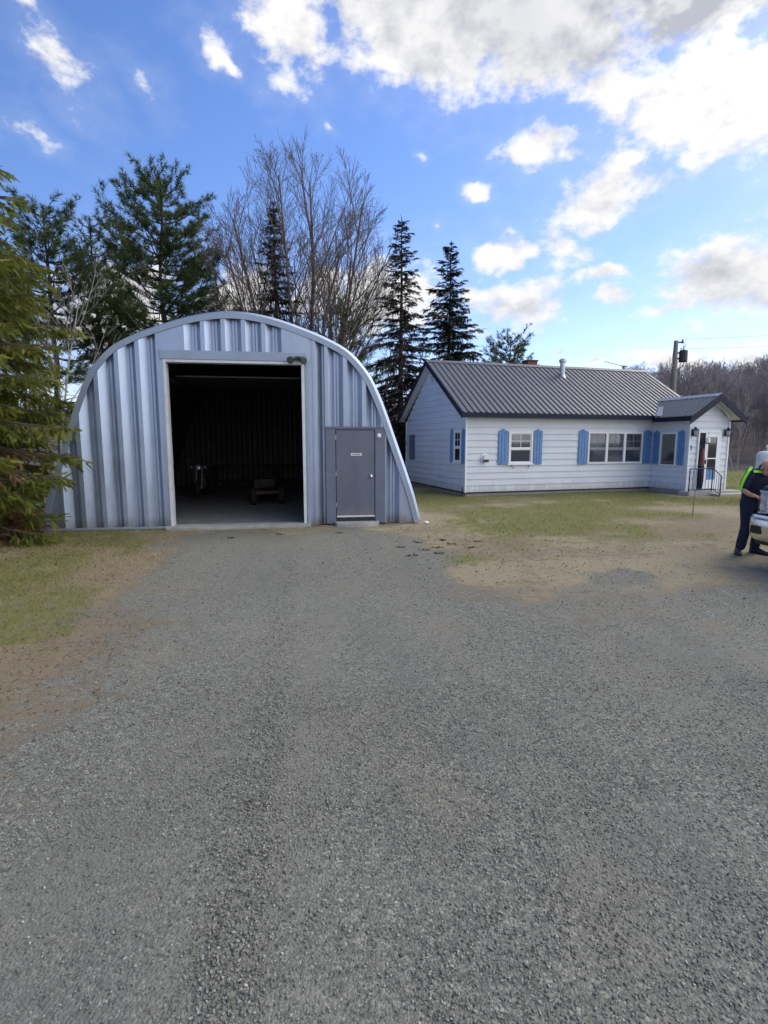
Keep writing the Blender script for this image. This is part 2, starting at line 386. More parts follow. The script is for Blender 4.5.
    hs = N(nt, 'ShaderNodeHueSaturation', i_Saturation=1.17, i_Value=1.); L(sky.outputs[0], hs.inputs['Color'])
    skys = mix_rgb(nt, 1.0, hs.outputs[0], (SKY * 1.02, SKY * .93, SKY * 1.10), 'MULTIPLY')
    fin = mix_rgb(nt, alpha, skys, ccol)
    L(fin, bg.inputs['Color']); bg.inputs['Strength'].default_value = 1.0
    L(bg.outputs[0], out.inputs['Surface'])
    w.cycles.sampling_method = 'MANUAL'; w.cycles.sample_map_resolution = 512
    return sd
SKY = .145
SUN_DIR = build_world()
sl = bpy.data.lights.new('sun', 'SUN'); sl.energy = 1.05; sl.angle = R(20); sl.color = (1, .90, .74)
so = bpy.data.objects.new('sun', sl); col.objects.link(so)
so.rotation_euler = SUN_DIR.to_track_quat('Z', 'Y').to_euler(); so.location = SUN_DIR * 50

# ------------------------------------------------------------------ ground
def sstep(v, a, b):
    t = np.clip((v - a) / (b - a), 0, 1); return t * t * (3 - 2 * t)

class VNoise:
    """smooth value noise in the plane"""
    def __init__(s, seed): s.t = np.random.default_rng(seed).random((256, 256))
    def __call__(s, x, y, sc_):
        x = np.asarray(x) * sc_ + 91.3; y = np.asarray(y) * sc_ + 47.1
        i = np.floor(x).astype(int); j = np.floor(y).astype(int); u = x - i; v = y - j
        u = u * u * (3 - 2 * u); v = v * v * (3 - 2 * v); t = s.t
        g = lambda a, b: t[a % 256, b % 256]
        return (g(i, j) * (1 - u) + g(i + 1, j) * u) * (1 - v) + (g(i, j + 1) * (1 - u) + g(i + 1, j + 1) * u) * v
    def fbm(s, x, y, sc_, o=4):
        r = 0; a = .5
        for k in range(o): r = r + a * s(x, y, sc_ * 2 ** k); a *= .5
        return r / (1 - .5 ** o)
VN = VNoise(3); VN2 = VNoise(11)
LX = lambda y: np.interp(y, [-3, 0, 2.9, 3.95, 6.07, 8, 10.2, 11.5], [-1.95, -1.9, -2.1, -2.5, -3.2, -3.75, -4.3, -4.4])
TY = lambda x: np.interp(x, [-5, -.5, .3, 1.0, 1.87, 3, 5.4, 7, 12, 30], [11.6, 11.4, 9.9, 7.6, 6.1, 5.85, 6.75, 7.4, 8.2, 9])
def masks(x, y):
    w = (VN.fbm(x, y, .55) - .5) * 2.4 + (VN2.fbm(x + 17, y, 1.9) - .5) * 1.7
    left = (x - LX(y)) / .55; top = (TY(x) - y) / np.where(x > 0, 1.25, .5)
    g = sstep(np.minimum(left * .8, top * .62) + w * np.where(y > 5, 1.15, .6), -.95, .95)
    hut = (y > 10.6 + .15 * (x + 7)) & (x < 1.0)
    g = np.where(hut, .25, g)
    lawn = sstep(y + w * .9, 7.9, 11.2) * sstep(x + .25 * (y - 9), .6, 3.4)
    lawn = lawn * (1 - .75 * np.exp(-((y - 14.8 - .1 * (x - 8)) / .7) ** 2) * sstep(x, 6, 8))      # worn tan strip before the porch
    field = sstep(y, 16, 19) * sstep(x, 10.5, 12)
    verge = .72 * sstep(-x + LX(y), .3, 1.3) * sstep(VN2.fbm(x, y, .5) + .4 * (VN.fbm(x + 3, y, 1.7) - .5), .30, .56)
    grn = np.clip(np.maximum(lawn * (.02 + .78 * sstep(VN2.fbm(x, y, .42) + .5 * (VN.fbm(x, y + 9, 1.5) - .5), .30, .66)), verge), 0, 1)
    grn = np.maximum(grn, field)
    grn = np.maximum(grn, .75 * np.exp(-(((x - 1.1) / .8) ** 2 + ((y - 8.3) / .55) ** 2)))
    grn = np.where(x < LX(y) - .2, np.maximum(grn, .18 + .45 * sstep(VN.fbm(x, y, 1.1), .42, .62)), grn)
    straw = np.clip(.5 + 1.6 * (VN.fbm(x + 40, y, .8) - .5) + .35 * np.exp(-((y - 7.7) / 1.2) ** 2) * (x > 0), 0, 1)
    straw = np.where(x < LX(y) + .5, straw * .55, straw)
    return g, grn, straw

def axis(lo, hi, st, far): return np.array(sorted([-v for v in far] + list(np.arange(lo, hi + 1e-6, st)) + list(far)))
gx = axis(-15, 19, .17, [25, 32, 45, 70, 120, 250, 700]); gy = np.array([-700, -200, -60, -20, -6] + list(np.arange(-1.5, 31, .17)) + [33, 36, 40, 46, 55, 70, 100, 160, 300, 800])
GX, GY = np.meshgrid(gx, gy); xs, ys = GX.ravel(), GY.ravel()
def relief(x, y):
    near = sstep(np.hypot(x, y), 32, 24)
    keep = 1 - sstep(y, 9.2, 10.4) * (x < 1.2) * (x > -8)
    return ((VN.fbm(x, y, .35) - .5) * .05 + (VN2.fbm(x, y, 1.6) - .5) * .022) * near * keep - .012
g_, n_, s_ = masks(xs, ys)
V = np.stack([xs, ys, relief(xs, ys)], 1); nx, ny = len(gx), len(gy)
ii = (np.arange(ny - 1)[:, None] * nx + np.arange(nx - 1)[None]).ravel()
ground = np_mesh('ground', V, np.stack([ii, ii + 1, ii + nx + 1, ii + nx], 1), M['concrete'])
ground.data.polygons.foreach_set('use_smooth', [True] * len(ground.data.polygons))
for nm, a in (('gravel', g_), ('green', n_), ('straw', s_)):
    at = ground.data.attributes.new(nm, 'FLOAT', 'POINT'); at.data.foreach_set('value', a.astype(np.float32))
ground['kind'] = 'structure'

def ground_material():
    m, nt, b = new_mat('driveway_and_lawn'); L = nt.links.new
    co = objco(nt)
    def A(n): 
        a = N(nt, 'ShaderNodeAttribute'); a.attribute_name = n; return a.outputs['Fac']
    nf = noise(nt, 5., 8, .68, co); nm = noise(nt, 1.3, 6, .6, co); nfine = noise(nt, 55., 6, .7, co); ngr = noise(nt, 160., 3, .7, co)
    # crushed stone: cells of three sizes
    def stones(scale):
        v = N(nt, 'ShaderNodeTexVoronoi', i_Scale=scale, i_Randomness=1.); L(co, v.inputs['Vector'])
        sp = N(nt, 'ShaderNodeSeparateColor'); L(v.outputs['Color'], sp.inputs[0])
        return v.outputs['Distance'], sp.outputs[0], sp.outputs[1]
    d1, c1, k1 = stones(62.); d2, c2, k2 = stones(120.); d3, c3, k3 = stones(27.)
    tone = mathn(nt, 'ADD', mathn(nt, 'MULTIPLY', c1, .55), mathn(nt, 'MULTIPLY', c2, .45))
    ramp = N(nt, 'ShaderNodeValToRGB'); L(tone, ramp.inputs['Fac'])
    e = ramp.color_ramp.elements; e[0].color = (.070, .072, .064, 1); e[1].color = (.44, .425, .365, 1)
    for p_, c_ in ((.35, (.132, .136, .118, 1)), (.6, (.198, .198, .170, 1)), (.82, (.268, .258, .214, 1))):
        q = e.new(p_); q.color = c_
    dust = mix_rgb(nt, nfine, (.152, .152, .126), (.226, .219, .182))
    stone = mix_rgb(nt, smooth(nt, mathn(nt, 'ADD', nm, mathn(nt, 'MULTIPLY', mathn(nt, 'SUBTRACT', nfine, .5), .9)), .42, .72, .04, .5), ramp.outputs['Color'], dust)
    trk = smooth(nt, noise(nt, 1.5, 5, .55, objco(nt, (1.1, .10, 1))), .46, .66)
    stone = mix_rgb(nt, mathn(nt, 'MULTIPLY', trk, .6), stone, dust)
    warm = smooth(nt, noise(nt, .55, 6, .6, co), .5, .72)
    stone = mix_rgb(nt, mathn(nt, 'MULTIPLY', warm, .6), stone, (.215, .182, .135))
    blu = smooth(nt, noise(nt, .8, 5, .6, objco(nt, (1, .45, 1))), .48, .7)
    stone = mix_rgb(nt, mathn(nt, 'MULTIPLY', blu, .55), stone, (.134, .140, .126))
    # turf: straw, dirt and green
    strawc = mix_rgb(nt, nfine, (.20, .170, .105), (.385, .335, .225))
    dirt = mix_rgb(nt, nf, (.15, .118, .078), (.29, .235, .165))
    fs = mathn(nt, 'ADD', A('straw'), mathn(nt, 'MULTIPLY', mathn(nt, 'SUBTRACT', nf, .5), 2.2))
    turf = mix_rgb(nt, smooth(nt, fs, .25, .75), dirt, strawc)
    green = mix_rgb(nt, nfine, (.080, .098, .024), (.225, .215, .072))
    fg = mathn(nt, 'ADD', A('green'), mathn(nt, 'MULTIPLY', mathn(nt, 'ADD', mathn(nt, 'SUBTRACT', nf, .5), mathn(nt, 'MULTIPLY', mathn(nt, 'SUBTRACT', nfine, .5), .8)), 2.3))
    turf = mix_rgb(nt, smooth(nt, fg, .28, .75), turf, green)
    fr = mathn(nt, 'ADD', A('gravel'), mathn(nt, 'MULTIPLY', mathn(nt, 'ADD', mathn(nt, 'SUBTRACT', nf, .5), mathn(nt, 'MULTIPLY', mathn(nt, 'SUBTRACT', nfine, .5), 1.2)), 1.8))
    fr = smooth(nt, fr, .3, .7)
    L(mix_rgb(nt, fr, turf, stone), b.inputs['Base Color'])
    b.inputs['Roughness'].default_value = .92; b.inputs['Specular IOR Level'].default_value = .2
    hs = mathn(nt, 'ADD', mathn(nt, 'MULTIPLY', mathn(nt, 'SUBTRACT', .6, d1), .75), mathn(nt, 'MULTIPLY', mathn(nt, 'SUBTRACT', .6, d2), .4))
    hs = mathn(nt, 'ADD', hs, mathn(nt, 'MULTIPLY', nf, .6))
    ht = mathn(nt, 'ADD', mathn(nt, 'MULTIPLY', nfine, 1.2), mathn(nt, 'MULTIPLY', ngr, .8))
    mh = N(nt, 'ShaderNodeMix'); mh.data_type = 'FLOAT'; L(fr, mh.inputs[0]); L(ht, mh.inputs[2]); L(hs, mh.inputs[3])
    bumpn(nt, b, mh.outputs[0], .7, .012)
    return m
ground.data.materials.clear(); ground.data.materials.append(ground_material())

def rz(x, y): return relief(np.asarray(x, float), np.asarray(y, float))
# loose crushed stone lying on the driveway where it is nearest
def stone_template(seed):
    bm = bmesh.new(); bmesh.ops.create_icosphere(bm, subdivisions=1, radius=.5)
    r = np.random.default_rng(seed); v = np.array([q.co[:] for q in bm.verts]); f = np.array([[q.index for q in p.verts] for p in bm.faces]); bm.free()
    for k in range(9):      # broken faces: cut the ball by a few planes
        n = unit(r.normal(size=3)); h = r.uniform(.13, .33); d = v @ n; v = v - np.outer(np.maximum(d - h, 0), n)
    return v * np.array([1.25, .95, .62]), f
tmp = [stone_template(i) for i in range(7)]
def stone_chunks(n, area, smin, smax, fade=0):
    x0, x1, y0, y1 = area
    y = y0 + (y1 - y0) * rng.random(n) ** 1.35; half = 0.80 * y + 2.0
    x = (rng.random(n) * 2 - 1) * half
    ridge = np.exp(-((x - (-.32 - .14 * y)) / .13) ** 2) * .9
    cover = VN2.fbm(x, y, 1.1) + ridge * .5
    g = masks(x, y)[0]; edge = sstep(y, y0, y0 + fade) * (1 - sstep(y, y1 - 1.6, y1)) if fade else 1 - sstep(y, y1 - 1.4, y1)
    keep = (rng.random(n) < edge * (1 - .95 * sstep(np.abs(x) - .8 * y, .3, 2.0))) & (rng.random(n) < np.clip((cover - .22) * 1.9, .18, 1)) & (g > .55 + .3 * rng.random(n))
    x, y, ridge = x[keep], y[keep], ridge[keep]
    n = len(x); s = smin + (smax - smin) * rng.random(n) ** 2.6; s = s * (1 + .30 * ridge)
    t = np.clip(rng.normal(.46, .23, n) - .07 * ridge + (rng.random(n) < .012) * .45, 0, 1)
    P = np.stack([x, y, rz(x, y) + s * .17], 1)
    ang = rng.random(n) * 2 * PI; D = np.stack([np.cos(ang), np.sin(ang), rng.normal(0, .22, n)], 1)
    out = []; w = rng.integers(0, len(tmp), n)
    for k, (tv, tf) in enumerate(tmp):
        q = w == k; out.append(scatter(tv, tf, P[q], D[q], s[q], rng.normal(0, .3, q.sum()), t[q]))
    return out
gv = join(stone_chunks(300000, (-4, 4, .7, 4.6), .0055, .019) + stone_chunks(120000, (-6, 6, 2.9, 9.6), .008, .021, 1.7))
lg = np_mesh('loose_gravel', gv[0], gv[1], M['stones'], gv[2])
tag(lg, 'loose grey crushed stone strewn over the gravel driveway', 'gravel', kind='stuff')

# short grass and dead blades on the lawn and the left verge
def blades(n, area, hmin, hmax, want):
    x = area[0] + (area[1] - area[0]) * rng.random(n); y = area[2] + (area[3] - area[2]) * rng.random(n)
    g, gr, st = masks(x, y)
    ok = (rng.random(n) < want(x, y, g, gr)) & ~((x > -8.2) & (x < .95) & (y > 10.9 + .149 * (x + 7.17))) & ~house_at(x, y)
    x, y, gr = x[ok], y[ok], gr[ok]; n = len(x)
    h = (hmin + (hmax - hmin) * rng.random(n) ** 2) * np.clip(y / 7, .45, 1)
    tv = np.array([[0, -.05, 0], [0, .05, 0], [.55, .032, .10], [1., 0, .34]]); tf = np.array([[0, 1, 2], [0, 2, 3]])
    a = rng.random(n) * 2 * PI; lean = rng.uniform(.25, 1.6, n)
    D = np.stack([np.cos(a), np.sin(a), lean], 1)
    t = np.clip(1 - gr * 1.05 + rng.normal(0, .22, n), 0, 1)
    return scatter(tv, tf, np.stack([x, y, rz(x, y) - .003], 1), D, h, rng.normal(0, .5, n), t)
def house_at(x, y):
    c, s = math.cos(R(17)), math.sin(R(17)); u = (x - 2.8) * c + (y - 18.23) * s; v = -(x - 2.8) * s + (y - 18.23) * c
    return ((u > -.05) & (u < 9.9) & (v > -.05) & (v < 6.2)) | ((u > 7.2) & (u < 10.2) & (v > -2.9) & (v < 0))
gb = join([blades(90000, (.6, 17, 6.6, 22), .025, .07, lambda x, y, g, gr: (1 - g) * (.12 + .9 * gr)),
           blades(130000, (-9, -1.4, 1.0, 12), .02, .07, lambda x, y, g, gr: (1 - g) * (.35 + .6 * gr)),
           blades(14000, (10, 26, 16, 30), .04, .1, lambda x, y, g, gr: (1 - g) * gr)])
tag(np_mesh('grass', gb[0], gb[1], M['grass'], gb[2]), 'short patchy grass with dead straw blades beside the driveway', 'grass', kind='stuff')

# leaf litter and dark clods in the bare patch beside the shed
def litter(n, c, sd_, s0, s1, t0):
    x = rng.normal(c[0], sd_[0], n); y = rng.normal(c[1], sd_[1], n)
    ok = ~((x > -8.2) & (x < .95) & (y > 10.85 + .149 * (x + 7.17))) & ~house_at(x, y) & (x - LX(y) < 99); x, y = x[ok], y[ok]; n = len(x)
    tv = np.array([[-.5, 0, 0], [0, -.34, .14], [.5, 0, .03], [0, .34, .12]]); tf = np.array([[0, 1, 2], [0, 2, 3]])
    a = rng.random(n) * 2 * PI
    return scatter(tv, tf, np.stack([x, y, rz(x, y) + .006], 1), np.stack([np.cos(a), np.sin(a), rng.normal(0, .3, n)], 1), rng.uniform(s0, s1, n), rng.normal(0, .5, n), np.clip(rng.normal(t0, .2, n), 0, 1))
cl = [litter(1100, (1.9, 10.2), (1.6, 1.5), .015, .045, .62), litter(1500, (-6., 9.2), (1.3, 1.6), .02, .055, .65), litter(900, (-4.2, 6.), (.8, 2.2), .015, .04, .65), litter(1800, (-2.9, 4.4), (.6, 1.1), .008, .03, .6), litter(900, (2.2, 7.6), (1.6, .7), .01, .03, .5), litter(300, (1, 7), (3, 2), .012, .03, .6)]
for cx, cy in ((.62, 9.75), (.95, 9.3), (1.28, 9.62), (.72, 9.05), (1.55, 9.28), (1.12, 10.0), (.45, 8.6), (1.75, 9.85), (.9, 8.75), (.3, 9.3), (-.9, 10.75), (-3.0, 10.2), (-2.1, 10.6)):
    cl.append(litter(20, (cx, cy), (.045, .03), .025, .06, .10))
cl = join(cl)
tag(np_mesh('leaf_litter', cl[0], cl[1], M['litter'], cl[2]), 'fallen brown leaves and dark clods on the bare ground', 'leaf litter', kind='stuff')

# ------------------------------------------------------------------ arched metal shed
HA = math.atan2(1.1836, 7.9589); SW = 8.05; SD = 11.0
hut = thing('metal_shed', 'arched shed of grey corrugated metal with a wide dark open doorway', 'shed',
            (-7.171 + 4.025 * math.cos(HA), 10.965 + 4.025 * math.sin(HA), 0), HA)
_ap = np.array([(4.025, 0), (3.86, .62), (3.62, 1.33), (3.40, 1.95), (3.24, 2.40), (3.07, 2.83), (2.83, 3.30), (2.44, 3.74), (1.98, 4.00), (1.5, 4.19), (.95, 4.37), (.45, 4.475), (0, 4.51)])
def catmull(P, k):
    P = np.vstack([2 * P[0] - P[1], P, 2 * P[-1] - P[-2]]); o = []
    for i in range(1, len(P) - 2):
        for t in np.linspace(0, 1, k, endpoint=False):
            a, b, c, d = P[i - 1:i + 3]
            o.append(.5 * (2 * b + (c - a) * t + (2 * a - 5 * b + 4 * c - d) * t ** 2 + (3 * b - a - 3 * c + d) * t ** 3))
    o.append(P[-2]); return np.array(o)
mir = np.vstack([_ap[:-1] * [-1, 1], [_ap[-1]], _ap[:-1][::-1]])
arch = catmull(mir, 4)
tng = unit(np.gradient(arch, axis=0)); nrm = np.stack([-tng[:, 1], tng[:, 0]], 1)
arch_z = lambda x: np.interp(x, arch[:, 0], arch[:, 1])
mb = MB()
ring_y = []; y = .06
while y < SD - .5:
    ring_y += [(y, 0), (y + .16, 0), (y + .26, .13), (y + .34, .13), (y + .44, 0)]; y += .5
ring_y += [(SD, 0)]
vs = []; k = len(arch)
for (yy, off) in ring_y: vs += [(arch[i, 0] + nrm[i, 0] * off, yy, max(arch[i, 1] + nrm[i, 1] * off, 0)) for i in range(k)]
mb.add(vs, [(r * k + i, r * k + i + 1, (r + 1) * k + i + 1, (r + 1) * k + i) for r in range(len(ring_y) - 1) for i in range(k - 1)])
mb.build('roof_shell', M['galv_shaded'] if 0 else M['galv'], hut, fix=False)
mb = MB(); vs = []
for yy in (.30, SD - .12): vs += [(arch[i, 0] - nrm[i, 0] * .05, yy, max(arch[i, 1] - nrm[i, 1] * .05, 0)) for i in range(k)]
mb.add(vs, [(i, i + 1, k + i + 1, k + i) for i in range(k - 1)]); mb.build('inner_shade_shell', mat('interior_shade', (.06, .062, .07), .7, .1), hut, fix=False)  # added dark sheet under the shell; interior shade put into its colour
# front wall: deep trapezoid ribs, cut round the doorway and the side door
S = lambda s: s - 4.025
OX0, OX1, OZ = S(2.66), S(5.44), 3.49
def ribbed(mb, x0, x1, zb, y_crest=-.03, depth=.125, per=.415, first=0.):
    br = {x0: None, x1: None}; x = x0 + first
    prof = []
    while x < x1 - .01:
        prof += [(x, 0), (x + .045, 0), (x + .185, 1), (x + .225, 1), (x + .235, .86), (x + .245, 1), (x + .285, 1), (x + .375, 0)]; x += per
    px = np.array([p[0] for p in prof]); py = np.array([p[1] for p in prof], float)
    xs = sorted(set([x0, x1] + [v for v in px if x0 < v < x1] + [v for v in arch[:, 0] if x0 < v < x1]))
    zt = lambda x: float(arch_z(x)) - .01
    for a, b in zip(xs[:-1], xs[1:]):
        ya, yb = [y_crest + depth * float(np.interp(v, px, py)) for v in (a, b)]
        za, zb_ = max(zt(a), zb + .001), max(zt(b), zb + .001)
        mb.add([(a, ya, zb), (b, yb, zb), (b, yb, zb_), (a, ya, za)], [(0, 1, 2, 3)])
def flat(mb, x0, x1, zb, y=.0):
    xs = sorted(set([x0, x1] + [v for v in arch[:, 0] if x0 < v < x1]))
    for a, b in zip(xs[:-1], xs[1:]):
        mb.add([(a, y, zb), (b, y, zb), (b, y, max(float(arch_z(b)) - .01, zb + .001)), (a, y, max(float(arch_z(a)) - .01, zb + .001))], [(0, 1, 2, 3)])
mb = MB()
flat(mb, S(.02), S(.44), .0, -.01); ribbed(mb, S(.44), S(2.535), .0); flat(mb, S(2.535), S(2.60), 0, -.025)
flat(mb, S(2.60), S(3.00), 3.56, -.028); ribbed(mb, S(3.00), S(5.11), 3.70, first=0.); flat(mb, S(5.11), S(5.62), 3.56, -.028)
flat(mb, S(5.50), S(5.68), 0, -.005); ribbed(mb, S(5.68), S(5.935), 0, first=0.02); ribbed(mb, S(5.935), S(7.275), 2.15, first=.03); ribbed(mb, S(7.275), S(7.62), 0, first=-.05); flat(mb, S(7.62), S(8.03), 0, -.01)
mb.build('front_wall', M['galv'], hut, fix=False)
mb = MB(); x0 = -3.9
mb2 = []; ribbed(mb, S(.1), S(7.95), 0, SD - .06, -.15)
mb.build('rear_wall', M['galv_shaded'], hut, fix=False)
# curved edge trim: an angle that follows the arch
mb = MB(); vs = []
wd = .10
for i in range(k):
    p = arch[i]; n_i = nrm[i]
    o = p + n_i * .015; q = p - n_i * wd
    for (pt, yy) in ((o, .16), (o, -.05), (q, -.05), (q, -.02)): vs.append((pt[0], yy, max(pt[1], .0)))
mb.add(vs, [(i * 4 + j, i * 4 + j + 1, (i + 1) * 4 + j + 1, (i + 1) * 4 + j) for i in range(k - 1) for j in range(3)])
mb.build('edge_trim', M['trim_metal'], hut, fix=False)
# doorway surround
mb = MB(); mb.box(S(2.545), S(5.56), -.06, .10, 3.56, 3.745); mb.build('lintel', M['trim_metal'], hut, .006)
mb = MB(); mb.box(S(2.60), S(2.66), -.05, .16, .05, 3.56); mb.box(S(5.44), S(5.50), -.05, .16, .05, 3.56); mb.box(S(2.60), S(5.50), -.045, .16, 3.50, 3.558)
mb.build('door_frame', M['jamb'], hut, .004)
mb = MB(); mb.box(S(5.53), S(5.60), -.035, -.003, .02, 3.55); mb.build('jamb_cover', M['trim_metal'], hut, .004)
mb = MB(); mb.box(S(2.5), S(5.6), 1.9, 1.94, 3.33, 3.38)
for xx in (S(2.60), S(5.46)): mb.box(xx, xx + .04, .2, 3.6, 3.16, 3.22)
mb.build('door_track', M['dark_steel'], hut)
mb = MB()
for i in range(5): mb.box(S(2.68), S(5.42), .62 + i * .56, 1.16 + i * .56, 3.27, 3.31)
mb.build('overhead_door', M['dark_steel'], hut, .006)
mb = MB()
for s0 in (-1, 1): mb.tube([(s0 * 2.6, .5 , 3.2), (s0 * .9, 5.5, 4.1), (s0 * .2, 9.8, 4.3)], .03, 6)
mb.build('roof_brace', M['dark_steel'], hut)
mb = MB(); mb.box(-3.95, 3.95, .17, SD - .1, -.05, .035); mb.build('floor_slab', M['floor'], hut)
# side door in its flat grey panel
mb = MB(); mb.box(S(5.94), S(6.155), -.035, .02, .02, 2.15); mb.box(S(7.045), S(7.27), -.035, .02, .02, 2.15); mb.box(S(6.155), S(7.045), -.035, .02, 2.125, 2.15)
mb.build('door_panel', M['panel_grey'], hut, .004)
mb = MB(); mb.box(S(5.92), S(7.29), -.045, .015, 2.152, 2.19); mb.build('drip_edge', M['panel_grey'], hut, .003)
mb = MB(); mb.box(S(7.272), S(7.30), -.03, .02, .02, 2.15); mb.build('panel_edge', M['trim_metal'], hut)
dr = MB().box(S(6.17), S(7.03), -.022, .02, .165, 2.112).build('side_door', M['door_grey'], hut, .005)
mb = MB(); mb.lathe([(.016, 0), (.016, .035), (.032, .045), (.036, .065), (.028, .085), (.0, .088)], (S(6.945), -.022, 1.09), 14, 'y'); mb.lathe([(.04, 0), (.04, .008)], (S(6.945), -.022, 1.09), 16, 'y')
mb.build('door_knob', M['chrome'], dr, smooth=True)
mb = MB(); mb.box(S(6.50), S(6.74), -.030, -.022, 1.545, 1.60); mb.build('sign_plate', M['white_trim'], dr, .002)
mb = MB(); mb.box(S(6.525), S(6.715), -.0325, -.0305, 1.563, 1.583); mb.build('sign_band', M['panel_grey'], dr)
mb = MB(); mb.box(S(6.17), S(7.03), -.05, -.0225, .165, .20); mb.build('door_sweep', M['jamb'], dr, .003)
mb = MB()
for z in (.4, 1.1, 1.9): MB().tube([(S(6.163), -.03, z), (S(6.163), -.03, z + .1)], .009, 8).build('hinge', M['steel'], dr)
MB().box(S(6.16), S(7.04), -.03, .03, .06, .160).build('threshold', M['dark_steel'], hut)
MB().lathe([(.045, 0), (.05, .012), (.03, .022)], (S(7.13), -.035, 1.99), 18, 'y').build('round_plate', M['white_trim'], hut, smooth=True)
# twin floodlight over the doorway corner
fl = MB().box(S(5.31), S(5.43), -.10, -.06, 3.585, 3.665).build('floodlight', M['black'], hut, .008)
for sgn, dx in ((-1, -.13), (1, .09)):
    mb = MB(); mb.tube([(S(5.37) + sgn * .03, -.09, 3.62), (S(5.37) + dx * .8, -.14, 3.60)], .014, 8)
    c = Vector((S(5.37) + dx, -.17, 3.585)); d = Vector((-.35 if sgn < 0 else .5, -1, -.35)).normalized()
    mb.tube([c - d * .07, c - d * .04, c + d * .05, c + d * .075], [.03, .055, .075, .08], 16); h = mb.build('lamp_head', M['black'], fl, smooth=False)
    MB().tube([c + d * .076, c + d * .083], [.07, .055], 16).build('lamp_lens', M['dark_lens'], fl)
MB().box(-4.0, S(2.5), -.055, -.025, 0, .05).build('base_rail', M['trim_metal'], hut)

def slab_thing(name, label, cat, poly, z0, z1, m, loc=(0, 0, 0), rz_=0, bev=.012):
    o = MB().prism([(x, y, z0) for x, y in poly], (0, 0, z1 - z0)).build(name, m, None, bev)
    o.location = loc; o.rotation_euler = (0, 0, rz_); return tag(o, label, cat)
HL = tuple(hut.location)
slab_thing('concrete_sill', 'cracked pale concrete sill across the wide shed doorway', 'door sill', [(S(2.5), .15), (S(2.52), -.22), (S(3.4), -.30), (S(4.6), -.27), (S(5.58), -.30), (S(5.6), .15)], -.06, .052, M['concrete'], HL, HA)
slab_thing('concrete_step', 'rough concrete step below the grey side door of the shed', 'step', [(S(6.12), -.04), (S(6.16), -.30), (S(6.35), -.36), (S(6.85), -.37), (S(7.08), -.29), (S(7.13), -.05)], -.04, .075, M['concrete'], HL, HA)
v, f = stone_template(3); o = np_mesh('white_stone', v * np.array([.16, .13, .16]), f, M['white_trim']); o.location = (.98, 12.0, .03); tag(o, 'small pale stone at the right foot of the arched shed', 'stone')
v, f = stone_template(5); o = np_mesh('dark_stone', v * np.array([.045, .04, .04]), f, M['bark_dark']); o.location = (-.686, 2.511, .012); tag(o, 'single dark pebble lying near the coarse ridge of the gravel driveway', 'stone')

def hutpt(x, y, z): 
    c, s = math.cos(HA), math.sin(HA); return (HL[0] + x * c - y * s, HL[1] + x * s + y * c, z)
# motorcycle, facing out of the shed
mc = thing('motorcycle', 'dark motorcycle with a round headlight parked inside the shed', 'motorcycle', (-5.95, 16.9, .035), R(8)); 
for yy in (.10, 1.45):
    mb = MB(); vs = []
    for i in range(28):
        q = 2 * PI * i / 28
        for j in range(8):
            w = 2 * PI * j / 8; r = .27 + .05 * math.cos(w); vs.append((.055 * math.sin(w), yy + r * math.cos(q), .32 + r * math.sin(q)))
    mb.add(vs, [(i * 8 + j, i * 8 + (j + 1) % 8, ((i + 1) % 28) * 8 + (j + 1) % 8, ((i + 1) % 28) * 8 + j) for i in range(28) for j in range(8)])
    wobj = mb.build('wheel', M['tyre'], mc, smooth=True)
    mb = MB()
    for i in range(8): q = PI * i / 8; mb.tube([(0, yy + .25 * math.cos(q), .32 + .25 * math.sin(q)), (0, yy - .25 * math.cos(q), .32 - .25 * math.sin(q))], .006, 5)
    mb.lathe([(.05, -.06), (.05, .06)], (0, yy, .32), 12, 'x'); mb.build('spokes', M['chrome'], wobj)
mb = MB(); 
for s in (-1, 1): mb.tube([(s * .09, .10, .32), (s * .09, .38, 1.02)], .022, 8)
mb.build('fork', M['steel'], mc)
MB().lathe([(.02, -.09), (.085, -.05), (.10, .0), (.10, .02)], (0, .20, .995), 18, 'y').build('headlight_shell', M['black'], mc, smooth=True)
MB().lathe([(.092, 0), (.06, .02), (.0, .028)], (0, .178, .995), 18, 'y').build('headlight', M['lens'], mc, smooth=True)
for s in (-1, 1):
    MB().lathe([(.03, -.02), (.034, .0), (.02, .02)], (s * .21, .2, 1.0), 12, 'y').build('indicator', M['lens'], mc, smooth=True)
mb = MB(); mb.tube([(-.40, .55, 1.16), (-.22, .42, 1.13), (0, .38, 1.06), (.22, .42, 1.13), (.40, .55, 1.16)], .014, 8); mb.build('handlebar', M['dark_steel'], mc)
for s in (-1, 1): MB().tube([(s * .28, .45, 1.14), (s * .33, .46, 1.30)], .006, 6).ball((s * .35, .45, 1.34), (.06, .015, .04)).build('mirror', M['dark_steel'], mc)
MB().ball((0, .68, .88), (.15, .28, .13)).build('fuel_tank', M['mower'], mc, smooth=True)
mb = MB(); mb.box(-.13, .13, .9, 1.5, .76, .84); mb.build('saddle', M['black'], mc, .03)
mb = MB(); mb.box(-.16, .16, .5, .95, .3, .7); mb.tube([(.14, .6, .35), (.16, 1.0, .28), (.16, 1.7, .30)], .035, 10); mb.build('engine', M['dark_steel'], mc, .02)
